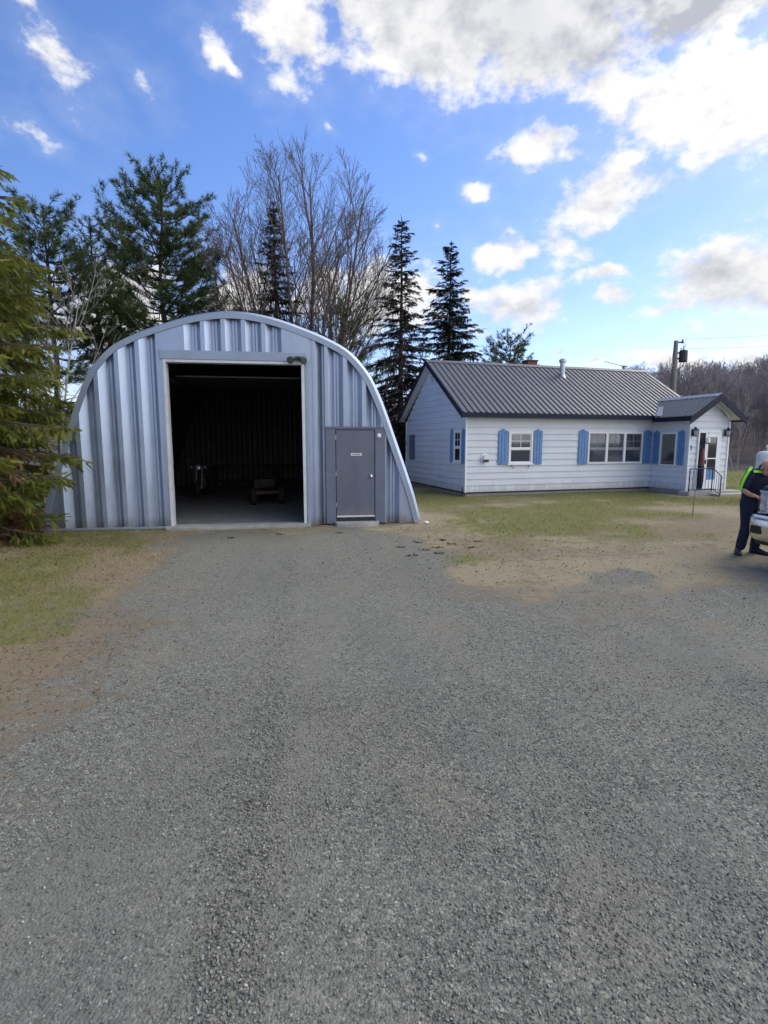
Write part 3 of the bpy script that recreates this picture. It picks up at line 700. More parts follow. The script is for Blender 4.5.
# ride-on mower
x, y, _ = hutpt(.45, 4.3, 0)
rm = thing('riding_mower', 'dark ride-on mower with a low seat standing inside the shed', 'mower', (x - .2, y, .035), R(200))
MB().box(-.30, .30, -.95, -.2, .38, .72).build('hood', M['mower'], rm, .06)
MB().box(-.42, .42, -.2, .62, .30, .42).build('deck', M['mower'], rm, .03)
for sx in (-1, 1):
    for yy, r, w in ((-.72, .19, .12), (.42, .25, .18)):
        MB().lathe([(r * .6, -w / 2), (r, -w / 2.5), (r, w / 2.5), (r * .6, w / 2)], (sx * .40, yy, r), 18, 'x').build('wheel', M['tyre'], rm)
MB().prism([(-.21, .2, .52), (-.21, .58, .52), (-.21, .64, .74), (-.21, .56, .74), (-.21, .5, .6), (-.21, .2, .6)], (.42, 0, 0)).build('seat', M['seat_pale'], rm, .025)
mb = MB(); mb.tube([(0, -.25, .6), (0, -.1, .9)], .02, 8)
mb.tube([(.17 * math.cos(q), -.1 + .12 * math.sin(q), .9 + .08 * math.sin(q)) for q in np.linspace(0, 2 * PI, 15)], .012, 6); mb.build('steering_wheel', M['black'], rm)
x, y, _ = hutpt(.3, SD - .75, 0)
wb = thing('workbench', 'long dark workbench against the rear wall of the shed', 'workbench', (x, y, .035), HA)
MB().box(-2.6, 2.6, -.35, .35, .84, .90).build('bench_top', M['wood_dark'], wb, .006)
for xx in (-2.5, 0, 2.5):
    for yy in (-.3, .3): MB().box(xx - .04, xx + .04, yy - .04, yy + .04, 0, .84).build('leg', M['wood_dark'], wb)
MB().box(-2.5, 2.5, -.3, .3, .25, .29).build('shelf', M['wood_dark'], wb)

# ------------------------------------------------------------------ white house
HR = R(17); HW, HL_, EZ, RZ = 6.1, 9.83, 2.74, 4.98
PX0, PX1, PD = 7.83, 9.60, 1.70
hs = thing('white_house', 'low white clapboard house with grey ribbed metal roof and blue shutters', 'house', (2.8, 18.23, 0), HR)
SLOPE = .63
roof_z = lambda t: 2.85 + SLOPE * (t + .30)          # front slope, at depth t
def laps(mb, p0, p1, z0, ztop, nrm_, lap=.222, out=.030):
    """courses of lap siding from p0 to p1 (x,y); ztop(u) gives the wall top along 0..1; real steps with butt joints"""
    p0, p1 = Vector(p0), Vector(p1); L = (p1 - p0).length; z = z0; row = 0
    n = Vector(nrm_)
    ks = np.linspace(0, 1, 41)
    while True:
        us = [u for u in ks if ztop(u) > z + .004]
        if len(us) < 2: break
        ua, ub = us[0], us[-1]
        for step in np.linspace(0, 1, 5):      # finer run-out against a sloped top
            pass
        zt = min(z + lap, max(ztop(u) for u in us))
        seg = [ua, ub]
        if zt > min(ztop(ua), ztop(ub)): seg = list(us)
        j = rng.uniform(-.0015, .0015)
        for a, b in zip(seg[:-1], seg[1:]):
            A, B = p0 + (p1 - p0) * a, p0 + (p1 - p0) * b
            za, zb = min(z + lap, ztop(a)), min(z + lap, ztop(b))
            oa, ob, lo = [out * (1 - (q - z) / lap) + j - .016 for q in (za, zb, z)]
            mb.add([(*(A + n * lo), z), (*(B + n * lo), z), (*(B + n * ob), zb), (*(A + n * oa), za)], [(0, 1, 2, 3)])
            mb.add([(*(A + n * lo), z), (*(B + n * lo), z), (*(B - n * .018), z), (*(A - n * .018), z)], [(0, 1, 2, 3)])
        z += lap; row += 1
Z0 = .13
mb = MB(); flat_top = lambda u: EZ
gab = lambda u: (EZ + .05) + (RZ - EZ - .08) * (1 - abs(2 * u - 1))
laps(mb, (0, 0), (PX0, 0), Z0, flat_top, (0, -1)); laps(mb, (PX1, 0), (HL_, 0), Z0, flat_top, (0, -1))
laps(mb, (0, HW), (0, 0), Z0, gab, (-1, 0)); laps(mb, (HL_, 0), (HL_, HW), Z0, gab, (1, 0)); laps(mb, (HL_, HW), (0, HW), Z0, flat_top, (0, 1))
mb.build('wall', M['siding'], hs, fix=False)
mb = MB(); pg = lambda u: 2.55 + .86 * (1 - abs(2 * u - 1))
laps(mb, (PX0, 0), (PX0, -PD), Z0, lambda u: 2.62, (-1, 0)); laps(mb, (PX0, -PD), (PX1, -PD), Z0, pg, (0, -1)); laps(mb, (PX1, -PD), (PX1, 0), Z0, lambda u: 2.62, (1, 0))
mb.build('porch_wall', M['siding'], hs, fix=False)
mb = MB()
for (x, y, zt) in ((-.005, -.005, EZ), (HL_ + .005, -.005, EZ), (-.005, HW, EZ), (PX0 - .006, -PD - .006, 2.6), (PX1 + .006, -PD - .006, 2.6)):
    MB().box(x - .03, x + .03, y - .03, y + .03, Z0 - .01, zt).build('corner_board', M['white_trim'], hs, .004)
mb = MB(); mb.box(.03, HL_ - .03, .03, HW - .03, -.3, Z0 + .01); mb.box(PX0 + .03, PX1 - .03, -PD + .03, .03, -.3, Z0 + .01); mb.build('foundation', M['foundation'], hs)
mb = MB(); mb.box(-.012, PX0 - .02, -.014, .01, Z0 - .05, Z0 - .004); mb.box(-.014, .01, -.012, HW, Z0 - .05, Z0 - .004); mb.build('starter_strip', M['dark_steel'], hs)
# roof: ribbed sheets
def ribs_sheet(mb, xs0, xs1, low, high, per=.222, h=.042):
    """low(x), high(x): (y,z) of the eave and ridge ends at x"""
    x = xs0; P = []
    while x < xs1: P += [(x, 0), (x + .02, h), (x + .05, h), (x + .07, 0), (min(x + .145, xs1), .004)]; x += per
    P.append((xs1, 0)); P = [p for p in P if p[0] <= xs1 + 1e-6]
    vs = []
    for (x, hh) in P: (ya, za), (yb, zb) = low(x), high(x); vs += [(x, ya, za + hh), (x, yb, zb + hh)]
    mb.add(vs, [(2 * i, 2 * i + 2, 2 * i + 3, 2 * i + 1) for i in range(len(P) - 1)])
RX0, RX1 = -.32, HL_ + .30
mb = MB(); ribs_sheet(mb, RX0, RX1, lambda x: (-.33, roof_z(-.33)), lambda x: (HW / 2, roof_z(HW / 2)))
ribs_sheet(mb, RX0, RX1, lambda x: (HW + .33, roof_z(-.33)), lambda x: (HW / 2, roof_z(HW / 2)))
rf = mb.build('roof', M['roofing'], hs, fix=False)
mb = MB(); zr = roof_z(HW / 2)
mb.prism([(RX0, HW / 2 - .16, zr - .065), (RX0, HW / 2, zr + .045), (RX0, HW / 2 + .16, zr - .065), (RX0, HW / 2, zr + .02)], (RX1 - RX0, 0, 0)); mb.build('ridge_cap', M['roofing'], rf)
# porch roof
PXM = (PX0 + PX1) / 2; PE0, PE1 = PX0 - .36, PX1 + .36; PZE, PZR = 2.74, 3.50; ps = (PZR - PZE) / (PXM - PE0)
pz = lambda x: PZR - ps * abs(x - PXM)
yv = lambda z: (z - 2.85) / SLOPE - .30
mb = MB(); Y0 = -PD - .36
def pslope(xa, xb):
    y = Y0; P = []
    while y < yv(PZR) + .12: P += [(y, 0), (y + .02, .028), (y + .05, .028), (y + .07, 0), (y + .145, .003)]; y += .228
    for (ya, ha), (yb, hb) in zip(P[:-1], P[1:]):
        # sheet runs from eave to ridge; behind the eave line it starts where the main roof comes up through it
        def start(yy):
            zmain = roof_z(yy); z = max(PZE, min(PZR, zmain - .03)); f = (z - PZE) / (PZR - PZE); return xa + (xb - xa) * f, z
        (x1, z1), (x2, z2) = start(ya), start(yb)
        mb.add([(x1, ya, z1 + ha), (x2, yb, z2 + hb), (xb, yb, PZR + hb), (xb, ya, PZR + ha)], [(0, 1, 2, 3)])
pslope(PE0, PXM); pslope(PE1, PXM)
pr = mb.build('porch_roof', M['roofing'], hs, fix=False)
mb = MB(); mb.prism([(PXM - .14, Y0, PZR - .06), (PXM, Y0, PZR + .05), (PXM + .14, Y0, PZR - .06), (PXM, Y0, PZR + .015)], (0, yv(PZR) - Y0, 0)); mb.build('ridge_cap', M['flash'], pr)
zf = roof_z(-.1)
mb = MB()
def vpt(f, dy): z = PZE + (PZR - PZE) * f; return (PE0 + (PXM - PE0) * f, yv(z) + dy, z + .036)
mb.add([vpt(.04, -.30), vpt(.04, -.02), vpt(.55, -.04), vpt(.55, -.30)], [(0, 1, 2, 3)])
mb.build('valley_flashing', M['flash'], rf)
# fascia, rake boards, soffits
mb = MB(); mb.box(RX0, PE0 - .0, -.355, -.325, roof_z(-.33) - .165, roof_z(-.33) - .003); mb.box(PE1, RX1, -.355, -.325, roof_z(-.33) - .165, roof_z(-.33) - .003); mb.box(RX0, RX1, HW + .325, HW + .355, roof_z(-.33) - .165, roof_z(-.33) - .003)
mb.box(PE0 - .028, PE0, Y0, -.357, PZE - .165, PZE - .003); mb.box(PE1, PE1 + .028, Y0, -.357, PZE - .165, PZE - .003)
mb.build('fascia', M['navy'], hs, .004)
dd = .19
def rake(x, w, y0, z0, y1, z1, axis_='x', th=dd):
    """two boards that meet at the gable's peak"""
    mb = MB()
    for (a0, b0, a1, b1) in ((y0, z0, y1, z1), (2 * y1 - y0, z0, y1, z1)):
        q = [(a0, b0 - .006), (a1, b1 - .006), (a1, b1 - th), (a0, b0 - th)]
        mb.prism([(x, a, b) for a, b in q] if axis_ == 'x' else [(a, x, b) for a, b in q], (w, 0, 0) if axis_ == 'x' else (0, w, 0))
    mb.build('rake_board', M['navy'], hs, .004)
for x in (RX0 - .02, RX1 - .01): rake(x, .03, -.355, roof_z(-.355), HW / 2, zr + .02)
rake(Y0 - .022, .03, PE0 - .03, PZE - .02, PXM, PZR + .03, 'y', .26)
mb = MB()
mb.add([(RX0, -.325, roof_z(-.33) - .155), (PE0, -.325, roof_z(-.33) - .155), (PE0, .0, roof_z(-.33) - .15), (RX0, .0, roof_z(-.33) - .15)], [(0, 1, 2, 3)])
for x0, x1 in ((RX0 + .012, .0), (HL_, RX1 - .012)):
    mb.add([(x0, -.32, roof_z(-.32) - .10), (x1, -.32, roof_z(-.32) - .10), (x1, HW / 2, zr - .10), (x0, HW / 2, zr - .10)], [(0, 1, 2, 3)])
    mb.add([(x0, HW + .32, roof_z(-.32) - .10), (x1, HW + .32, roof_z(-.32) - .10), (x1, HW / 2, zr - .10), (x0, HW / 2, zr - .10)], [(0, 1, 2, 3)])
for xa, xb in ((PE0, PXM), (PE1, PXM)):
    mb.add([(xa, Y0 + .01, PZE - .10), (xa, -.33, PZE - .10), (xb, -.33, PZR - .10), (xb, Y0 + .01, PZR - .10)], [(0, 1, 2, 3)])
mb.build('soffit', M['soffit'], hs, fix=False)
# frieze of white under the porch gable
mb = MB()
for sgn in (-1, 1):
    q = [(PXM, PZR - .12), (PXM + sgn * .95, PZR - .12 - ps * .95), (PXM + sgn * .95, PZR - .30 - ps * .95), (PXM + sgn * .5, PZR - .24 - ps * .5), (PXM, PZR - .25)]
    mb.prism([(a, -PD - .035, b) for a, b in q], (0, .012, 0))
mb.build('gable_trim', M['white_trim'], hs)

# windows: (name, origin on wall, along-wall direction, outward normal)
class Face:
    def __init__(s, o, d, n): s.o, s.d, s.n = Vector(o), Vector(d), Vector(n)
    def p(s, u, out, z): q = s.o + s.d * u + s.n * out; return (q.x, q.y, z)
    def box(s, mb, u0, u1, o0, o1, z0, z1):
        P = [s.p(u, o, z) for z in (z0, z1) for (u, o) in ((u0, o0), (u1, o0), (u1, o1), (u0, o1))]
        return mb.add(P, [(3, 2, 1, 0), (4, 5, 6, 7), (0, 1, 5, 4), (1, 2, 6, 5), (2, 3, 7, 6), (3, 0, 4, 7)])
FF = Face((0, 0), (1, 0), (0, -1)); FG = Face((0, 0), (0, 1), (-1, 0)); FP = Face((PX0, 0), (0, -1), (-1, 0)); FD = Face((0, -PD), (1, 0), (0, -1))
def window(F, u0, u1, z0, z1, units=1, muntins=(1, 0), glass='glass', sill=True, sash=True, thin=False):
    mb = MB(); w = .06
    F.box(mb, u0, u0 + w, .0, .055, z0, z1); F.box(mb, u1 - w, u1, .0, .055, z0, z1); F.box(mb, u0 + w, u1 - w, .0, .055, z1 - w, z1); F.box(mb, u0 + w, u1 - w, .0, .05, z0, z0 + .05)
    uw = (u1 - u0 - w) / units
    for i in range(1, units): F.box(mb, u0 + w / 2 + uw * i - .05, u0 + w / 2 + uw * i + .05, .0, .055, z0 + .05, z1 - w)
    wn = mb.build('window', M['white_trim'], hs, .005)
    for i in range(units):
        a = u0 + w / 2 + uw * i + .042; b = u0 + w / 2 + uw * (i + 1) - .042; zm = z0 + (z1 - z0) * .47
        g = MB(); F.box(g, a, b, .018, .024, z0 + .04, z1 - w + .01); g.build('pane', M[glass], wn)
        s = MB()
        if sash:
            F.box(s, a, b, .024, .042, zm - .022, zm + .022)
            for (lo, hi, o) in ((z0 + .05, zm - .022, .032), (zm + .022, z1 - w, .038)):
                F.box(s, a, a + .028, .024, o, lo, hi); F.box(s, b - .028, b, .024, o, lo, hi); F.box(s, a, b, .024, o - .002, lo, lo + .028); F.box(s, a, b, .024, o - .002, hi - .028, hi)
        for k in range(muntins[0]): zz = zm + (z1 - w - zm) * (k + 1) / (muntins[0] + 1); F.box(s, a + .02, b - .02, .0245, .031, zz - .009, zz + .009)
        for k in range(muntins[1]): uu = a + (b - a) * (k + 1) / (muntins[1] + 1); F.box(s, uu - .009, uu + .009, .0245, .030, zm, z1 - w)
        if s.f: s.build('sash', M['sash_grey'] if thin else M['white_trim'], wn)
    if sill: s = MB(); F.box(s, u0 - .04, u1 + .04, .0, .085, z0 - .045, z0 - .002); s.build('sill', M['white_trim'], wn, .005)
    return wn
def shutter(F, u0, u1, z0, z1):
    mb = MB(); n = 3; w = (u1 - u0) / n
    for i in range(n): 
        a, b = u0 + i * w + .006, u0 + (i + 1) * w - .006
        top = z1 + (.05 if i == 1 else .0)
        P = [(a, z0), (b, z0), (b, top - .03), ((a + b) / 2, top), (a, top - .03)]
        q = [F.p(u, .026, z) for u, z in P]; mb.prism(q, F.n.to_3d() * .022)
    for zz in (z0 + .16, z1 - .22): F.box(mb, u0, u1, .022, .030, zz, zz + .07)
    return mb.build('shutter', M['shutter'], hs, .003)
window(FF, 1.62, 2.58, 1.09, 2.21, muntins=(1, 1)); shutter(FF, 1.22, 1.58, 1.06, 2.26); shutter(FF, 2.62, 2.97, 1.06, 2.26)
window(FF, 4.90, 7.36, 1.05, 2.22, units=3, muntins=(1, 1), sill=False, thin=True); shutter(FF, 4.50, 4.86, 1.03, 2.27); shutter(FF, 7.40, 7.76, 1.03, 2.27)
window(FG, .32, .94, 1.14, 2.25, muntins=(1, 1), glass='glass_dark'); shutter(FG, .00, .28, 1.10, 2.27); shutter(FG, .98, 1.24, 1.10, 2.27)
window(FP, .44, 1.20, .98, 2.20, muntins=(0, 0), glass='glass_warm', sill=False, sash=False); shutter(FP, .10, .38, 1.02, 2.24); shutter(FP, 1.25, 1.52, 1.02, 2.24)
v_ = MB(); FG.box(v_, 5.0, 5.64, .0, .035, 1.09, 2.16); v_.build('boarded_window', M['panel_grey'], hs, .006)
v_ = MB(); FG.box(v_, 2.86, 3.16, .0, .045, 4.10, 4.52); lv = v_.build('gable_vent', M['white_trim'], hs, .005)
v_ = MB()
for i in range(5): FG.box(v_, 2.90, 3.12, .046, .052, 4.15 + i * .07, 4.18 + i * .07)
v_.build('louver', M['black'], lv)
# front door: storm door standing a little off a dark opening
mb = MB(); FD.box(mb, 8.18, 8.24, 0, .06, .14, 2.24); FD.box(mb, 9.16, 9.23, 0, .06, .14, 2.24); FD.box(mb, 8.24, 9.16, 0, .055, 2.17, 2.24); mb.build('door_casing', M['white_trim'], hs, .005)
mb = MB(); FD.box(mb, 8.24, 9.16, .002, .022, .14, 2.17); mb.build('doorway', M['navy'], hs)
sdoor = MB(); D0, D1 = 8.51, 9.16
FD.box(sdoor, D0, D0 + .13, .030, .062, .16, 2.16); FD.box(sdoor, D1 - .12, D1, .030, .062, .16, 2.16); FD.box(sdoor, D0 + .13, D1 - .12, .03, .06, 2.02, 2.16); FD.box(sdoor, D0 + .13, D1 - .12, .03, .06, .16, .50); FD.box(sdoor, D0 + .13, D1 - .12, .034, .062, 1.24, 1.285)
sdo = sdoor.build('storm_door', M['white_trim'], hs, .005)
mb = MB(); FD.box(mb, D0 + .12, D1 - .11, .036, .042, .49, 2.03); mb.build('pane', M['glass_dark'], sdo)
mb = MB(); FD.box(mb, D0 + .135, D1 - .13, .046, .056, .50, .86); mb.build('kick_panel', M['shutter'], sdo)
mb = MB(); FD.box(mb, D0 + .03, D0 + .06, .062, .10, 1.08, 1.22); mb.build('handle', M['dark_steel'], sdo, .004)
# carriage lanterns
def lantern(u):
    c = Vector(FD.p(u, .13, 2.2))
    b = MB(); b.box(c.x - .05, c.x + .05, c.y + .085, c.y + .125, 2.07, 2.30); b.tube([(c.x, c.y + .09, 2.24), (c.x, c.y + .03, 2.38), (c.x, c.y, 2.36)], .012, 6)
    o = b.build('wall_lantern', M['iron'], hs)
    h = MB(); h.lathe([(.01, .20), (.03, .17), (.12, .09), (.125, .08), (.02, .085)], (c.x, c.y, 2.17), 6); h.lathe([(.055, -.13), (.07, -.11), (.06, -.10)], (c.x, c.y, 2.17), 6)
    for k in range(6): q = 2 * PI * k / 6; h.tube([(c.x + .06 * math.cos(q), c.y + .06 * math.sin(q), 2.06), (c.x + .10 * math.cos(q), c.y + .10 * math.sin(q), 2.25)], .008, 4)
    h.build('cage', M['iron'], o)
    MB().lathe([(.05, -.10), (.088, .075)], (c.x, c.y, 2.17), 6).build('lamp_glass', M['lens'], o)
lantern(7.95); lantern(9.44)
mb = MB(); mb.tube([FD.p(7.905, .03, 1.74), FD.p(7.87, .03, 1.64), FD.p(7.94, .03, 1.64)], .010, 6); mb.tube([FD.p(7.92, .03, 1.72), FD.p(7.92, .03, 1.55)], .011, 6); mb.build('wall_ornament', M['dark_steel'], hs)
# dryer hood on the front wall
mb = MB(); c = FF.p(.70, .0, 1.30); mb.lathe([(.15, -.02), (.15, .03), (.11, .045)], c, 20, 'y'); dh = mb.build('dryer_vent', M['white_trim'], hs, smooth=False)
mb = MB(); mb.lathe([(.10, .045), (.115, .11), (.095, .15), (.03, .155)], c, 16, 'y'); mb.build('vent_hood', M['jamb'], dh); MB().box(.62, .79, -.17, -.10, 1.16, 1.25).build('flap', M['black'], dh)
mb = MB(); mb.tube([FF.p(1.72, .03, 1.04), FF.p(1.78, .035, .98), FF.p(1.86, .03, .93)], .008, 5); mb.build('wire_hook', M['dark_steel'], hs)
MB().tube([FF.p(2.45, .03, 1.04), FF.p(2.42, .035, .93)], .008, 5).build('wire_hook', M['dark_steel'], hs)
# chimney, pipe and aerial on the roof
mb = MB(); mb.box(4.45, 4.92, 3.5, 3.92, 4.3, 5.22); ch = mb.build('chimney', M['brick'], rf, .006)
MB().box(4.42, 4.95, 3.47, 3.95, 5.22, 5.28).build('chimney_cap', M['wood_dark'], ch, .006)
mb = MB(); mb.lathe([(.17, 4.40), (.11, 4.52), (.10, 4.56), (.10, 5.02), (.145, 5.04), (.145, 5.14), (.05, 5.19)], (5.33, 2.32, 0), 18); mb.build('vent_pipe', M['steel'], rf, smooth=False)
mb = MB(); mb.lathe([(.10, 4.75), (.10, 5.14), (.12, 5.16), (.12, 5.20)], (9.25, 3.35, 0), 12); mb.tube([(9.25, 3.35, 5.18), (8.9, 3.38, 5.24), (8.25, 3.42, 5.36)], .022, 6); mb.build('roof_aerial', M['steel'], rf)

# porch stoop with its railing
st = thing('porch_stoop', 'low concrete porch stoop with a dark blue iron railing', 'stoop', hs.location, HR)
MB().box(7.45, 9.95, -PD - .50, -PD - .03, -.05, .125).build('landing', M['concrete'], st, .012)
MB().box(8.40, 9.95, -PD - .84, -PD - .503, -.05, .055).build('step', M['concrete'], st, .01)
rl = MB(); P1, P2, P3 = (7.54, -PD - .40), (8.56, -PD - .40), (8.36, -PD - .92)
for (x, y), z0, z1 in ((P1, -.05, .93), (P2, .02, .95), (P3, -.05, .72)): rl.tube([(x, y, z0), (x, y, z1)], .020, 8)
rl.tube([(*P1, .92), (*P2, .94), (*P3, .70)], .018, 8); rl.tube([(*P1, .20), (*P2, .21), (*P3, .06)], .014, 6)
rail = rl.build('railing', M['iron'], st)
b = MB()
for i in range(1, 7): x = P1[0] + (P2[0] - P1[0]) * i / 7; b.tube([(x, P1[1], .20), (x, P1[1], .93)], .008, 5)
for i in range(1, 4): f = i / 4; b.tube([(P2[0] + (P3[0] - P2[0]) * f, P2[1] + (P3[1] - P2[1]) * f, .21 - .15 * f), (P2[0] + (P3[0] - P2[0]) * f, P2[1] + (P3[1] - P2[1]) * f, .94 - .24 * f)], .008, 5)
b.build('baluster', M['iron'], rail)
def hpt(x, y, z): return tuple(Vector((2.8, 18.23, 0)) + Vector((x * math.cos(HR) - y * math.sin(HR), x * math.sin(HR) + y * math.cos(HR), z)))
# things hanging at the door
fg = thing('furled_flag', 'red and navy cloth banner hanging furled beside the white storm door', 'banner', hpt(8.36, -PD - .12, 0), HR)
def cloth(z0, z1, w0, w1, m, nm):
    mb = MB(); vs = []; k = 14; rows = 9
    for i in range(rows):
        f = i / (rows - 1); z = z0 + (z1 - z0) * f; w = w0 + (w1 - w0) * f
        for j in range(k): q = 2 * PI * j / k; r = 1 + .28 * math.sin(3 * q + 2 * f); vs.append((w * r * math.cos(q) + .012 * math.sin(5 * f), .03 * r * math.sin(q), z))
    mb.add(vs, [(i * k + j, i * k + (j + 1) % k, (i + 1) * k + (j + 1) % k, (i + 1) * k + j) for i in range(rows - 1) for j in range(k)]); mb.build(nm, m, fg, smooth=True)
cloth(.18, 1.02, .085, .10, M['navy'], 'navy_field'); cloth(1.02, 1.62, .10, .05, M['red_cloth'], 'red_field')
MB().tube([(0, 0, 1.55), (0, 0, 1.70)], .008, 5).build('cord', M['dark_steel'], fg)
bf = thing('bird_feeder', 'small pale hanging bird feeder beside the storm door', 'bird feeder', hpt(8.46, -PD - .2, 1.80), HR)  # bird feeder with a seed tray, no lamp in it
MB().lathe([(.05, .0), (.085, .03), (.085, .15), (.03, .21)], (0, 0, 0), 12).build('reservoir', M['lens'], bf)
MB().lathe([(.02, -.02), (.12, -.015), (.12, .0), (.02, .005)], (0, 0, 0), 14).build('tray', M['red_cloth'], bf)
MB().tube([(0, 0, .2), (0, 0, .42)], .005, 5).build('hanger', M['dark_steel'], bf)
o = MB().tube([(7.89, 13.42, -.05), (7.90, 13.44, .30), (7.92, 13.43, .62)], [.014, .012, .010], 6).build('garden_stake', M['rust']); tag(o, 'thin rusty stake standing in the lawn before the porch', 'stake')
o = MB().tube([hpt(-.16, -.10, -.05), hpt(-.16, -.11, .32)], .022, 8).build('marker_post', M['dark_steel']); tag(o, 'short dark post by the near corner of the white house', 'post')

# ------------------------------------------------------------------ utility pole behind the house
up = thing('utility_pole', 'weathered wooden utility pole with a transformer behind the house', 'utility pole', (16.0, 30, 0), R(10))
MB().tube([(.1, 0, -.5), (.06, 0, 3), (.0, 0, 7.35)], [.155, .145, .11], 12).build('pole', M['pole'], up, smooth=True)
MB().lathe([(.05, -.36), (.20, -.34), (.215, -.30), (.215, .22), (.19, .28), (.08, .31)], (.42, -.1, 6.55), 18).build('transformer', M['dark_steel'], up)
MB().tube([(.42, -.1, 6.8), (.42, -.1, 7.1)], [.05, .03], 8).tube([(.3, -.05, 6.8), (.3, -.05, 6.98)], .03, 8).build('insulator', M['steel'], up)
for z in (6.66, 6.36): MB().box(.08, .26, -.05, .03, z, z + .08).build('bracket', M['dark_steel'], up)
MB().tube([(.05, 0, 7.25), (.38, -.02, 7.28)], .045, 6).tube([(.38, -.02, 7.22), (.38, -.02, 7.42)], [.06, .04], 8).build('line_bracket', M['dark_steel'], up)
MB().tube([(.38, -.02, 7.3), (.55, -.1, 7.15), (.44, -.1, 6.95)], .014, 5).tube([(.45, -.25, 6.3), (.3, -.2, 5.95), (.1, -.1, 5.75)], .018, 5).tube([(-.12, 0, 7.0), (-.2, -.05, 6.2), (-.17, 0, 4.5)], .014, 5).build('jumper_wire', M['black'], up)
def sag(a, b, d, n=18): 
    a, b = Vector(a), Vector(b); return [a.lerp(b, t) - Vector((0, 0, d * 4 * t * (1 - t))) for t in np.linspace(0, 1, n)]
o = MB().tube(sag((16.38, 30, 7.42), (62, 40, 13.5), .7), .007, 5).build('power_line', M['black']); tag(o, 'upper thin overhead wire running right from the pole top', 'wire')
o = MB().tube(sag((16.2, 29.9, 6.9), (62, 39.5, 12.4), .8), .007, 5).build('power_line', M['black']); tag(o, 'lower thin overhead wire running right from beside the transformer', 'wire')
# white upright tank by the field
tk = thing('propane_tank', 'white upright gas tank behind the bald man', 'gas tank', (11.95, 16.6, 0))
MB().lathe([(.24, 0), (.24, .04), (.27, .10), (.29, .2), (.29, 1.42), (.28, 1.49), (.23, 1.545), (.10, 1.575), (.0, 1.58)], (0, 0, 0), 28).build('cylinder', M['tank'], tk, smooth=True)
MB().lathe([(.05, 1.56), (.05, 1.66), (.075, 1.67), (.075, 1.74), (.03, 1.76)], (.02, 0, 0), 12).build('valve', M['tank'], tk)

# ------------------------------------------------------------------ pickup truck, nose at the right edge of the frame
tr = thing('pickup_truck', 'dark blue pickup truck with chrome bumper parked beside the man', 'pickup truck', (5.79, 7.02, 0), R(-80))
def arc(cy, r, z, a0, a1, n=9): return [(cy + r * math.cos(a0 + (a1 - a0) * i / n), z + r * math.sin(a0 + (a1 - a0) * i / n)) for i in range(n + 1)]
prof = [(.10, .60), (.04, .80), (.05, 1.12), (.13, 1.20), (.5, 1.245), (1.45, 1.29), (5.95, 1.30), (6.0, .62), (5.35, .55)] + arc(4.75, .50, .45, .2, PI - .2) + [(4.2, .45), (1.6, .45)] + arc(1.05, .50, .45, .2, PI - .2) + [(.5, .52)]
mb = MB(); mb.prism([(-.97, y, z) for y, z in prof], (1.94, 0, 0)); mb.build('body', M['truck'], tr, .045)
mb = MB(); mb.prism([(-.62, .16, 1.19), (-.62, .5, 1.285), (-.62, 1.42, 1.335), (-.62, 1.42, 1.2)], (1.24, 0, 0)); mb.build('hood', M['truck'], tr, .03)
mb = MB(); P = [(1.40, 1.29), (2.15, 1.90), (2.5, 1.95), (4.0, 1.93), (4.28, 1.30)]
mb.add([(-.95 + (.14 if z > 1.4 else 0), y, z) for y, z in P] + [(.95 - (.14 if z > 1.4 else 0), y, z) for y, z in P], [(0, 1, 2, 3, 4), (9, 8, 7, 6, 5)] + [(i, (i + 1) % 5, 5 + (i + 1) % 5, 5 + i) for i in range(5)]); mb.build('cab', M['truck'], tr, .03)
mb = MB(); mb.add([(-.82, 1.475, 1.37), (.82, 1.475, 1.37), (.72, 2.06, 1.845), (-.72, 2.06, 1.845)], [(0, 1, 2, 3)]); w = mb.build('windscreen', M['glass_dark'], tr); w.location.y = -.012; w.location.z = .012
for s in (-1, 1):
    for a, b in ((1.75, 2.85), (2.95, 3.95)):
        MB().add([(s * .935, a + (.0 if a > 2 else .05), 1.36), (s * .935, b, 1.36), (s * .845, b, 1.82), (s * .845, a + (.0 if a > 2 else .38), 1.82)], [(0, 1, 2, 3)]).build('side_window', M['glass_dark'], tr)
    MB().box(s * 1.16 - .10, s * 1.16 + .10, 1.72, 1.80, 1.32, 1.60).tube([(s * .92, 1.78, 1.36), (s * 1.1, 1.76, 1.42)], .03, 6).build('wing_mirror', M['black'], tr, .02)
    for a, b in ((1.66, 2.9), (2.93, 4.1)):
        d_ = MB().box(s * .972 - .006, s * .972 + .006, a, b, .56, 1.27).build('door', M['truck'], tr, .004)
        MB().box(s * .985 - .012, s * .985 + .012, b - .24, b - .08, 1.08, 1.12).build('handle', M['chrome'], d_, .006)
for x in (-1, 1):
    for yy in (1.05, 4.75):
        w = MB().lathe([(.24, -.13), (.36, -.14), (.405, -.10), (.405, .10), (.36, .14), (.24, .13)], (x * .85, yy, .405), 28, 'x').build('wheel', M['tyre'], tr, smooth=False)
        MB().lathe([(.235, -.12), (.20, -.05), (.07, -.10), (.06, .10), (.20, .05), (.235, .12)], (x * .85, yy, .405), 24, 'x').build('rim', M['chrome'], w)
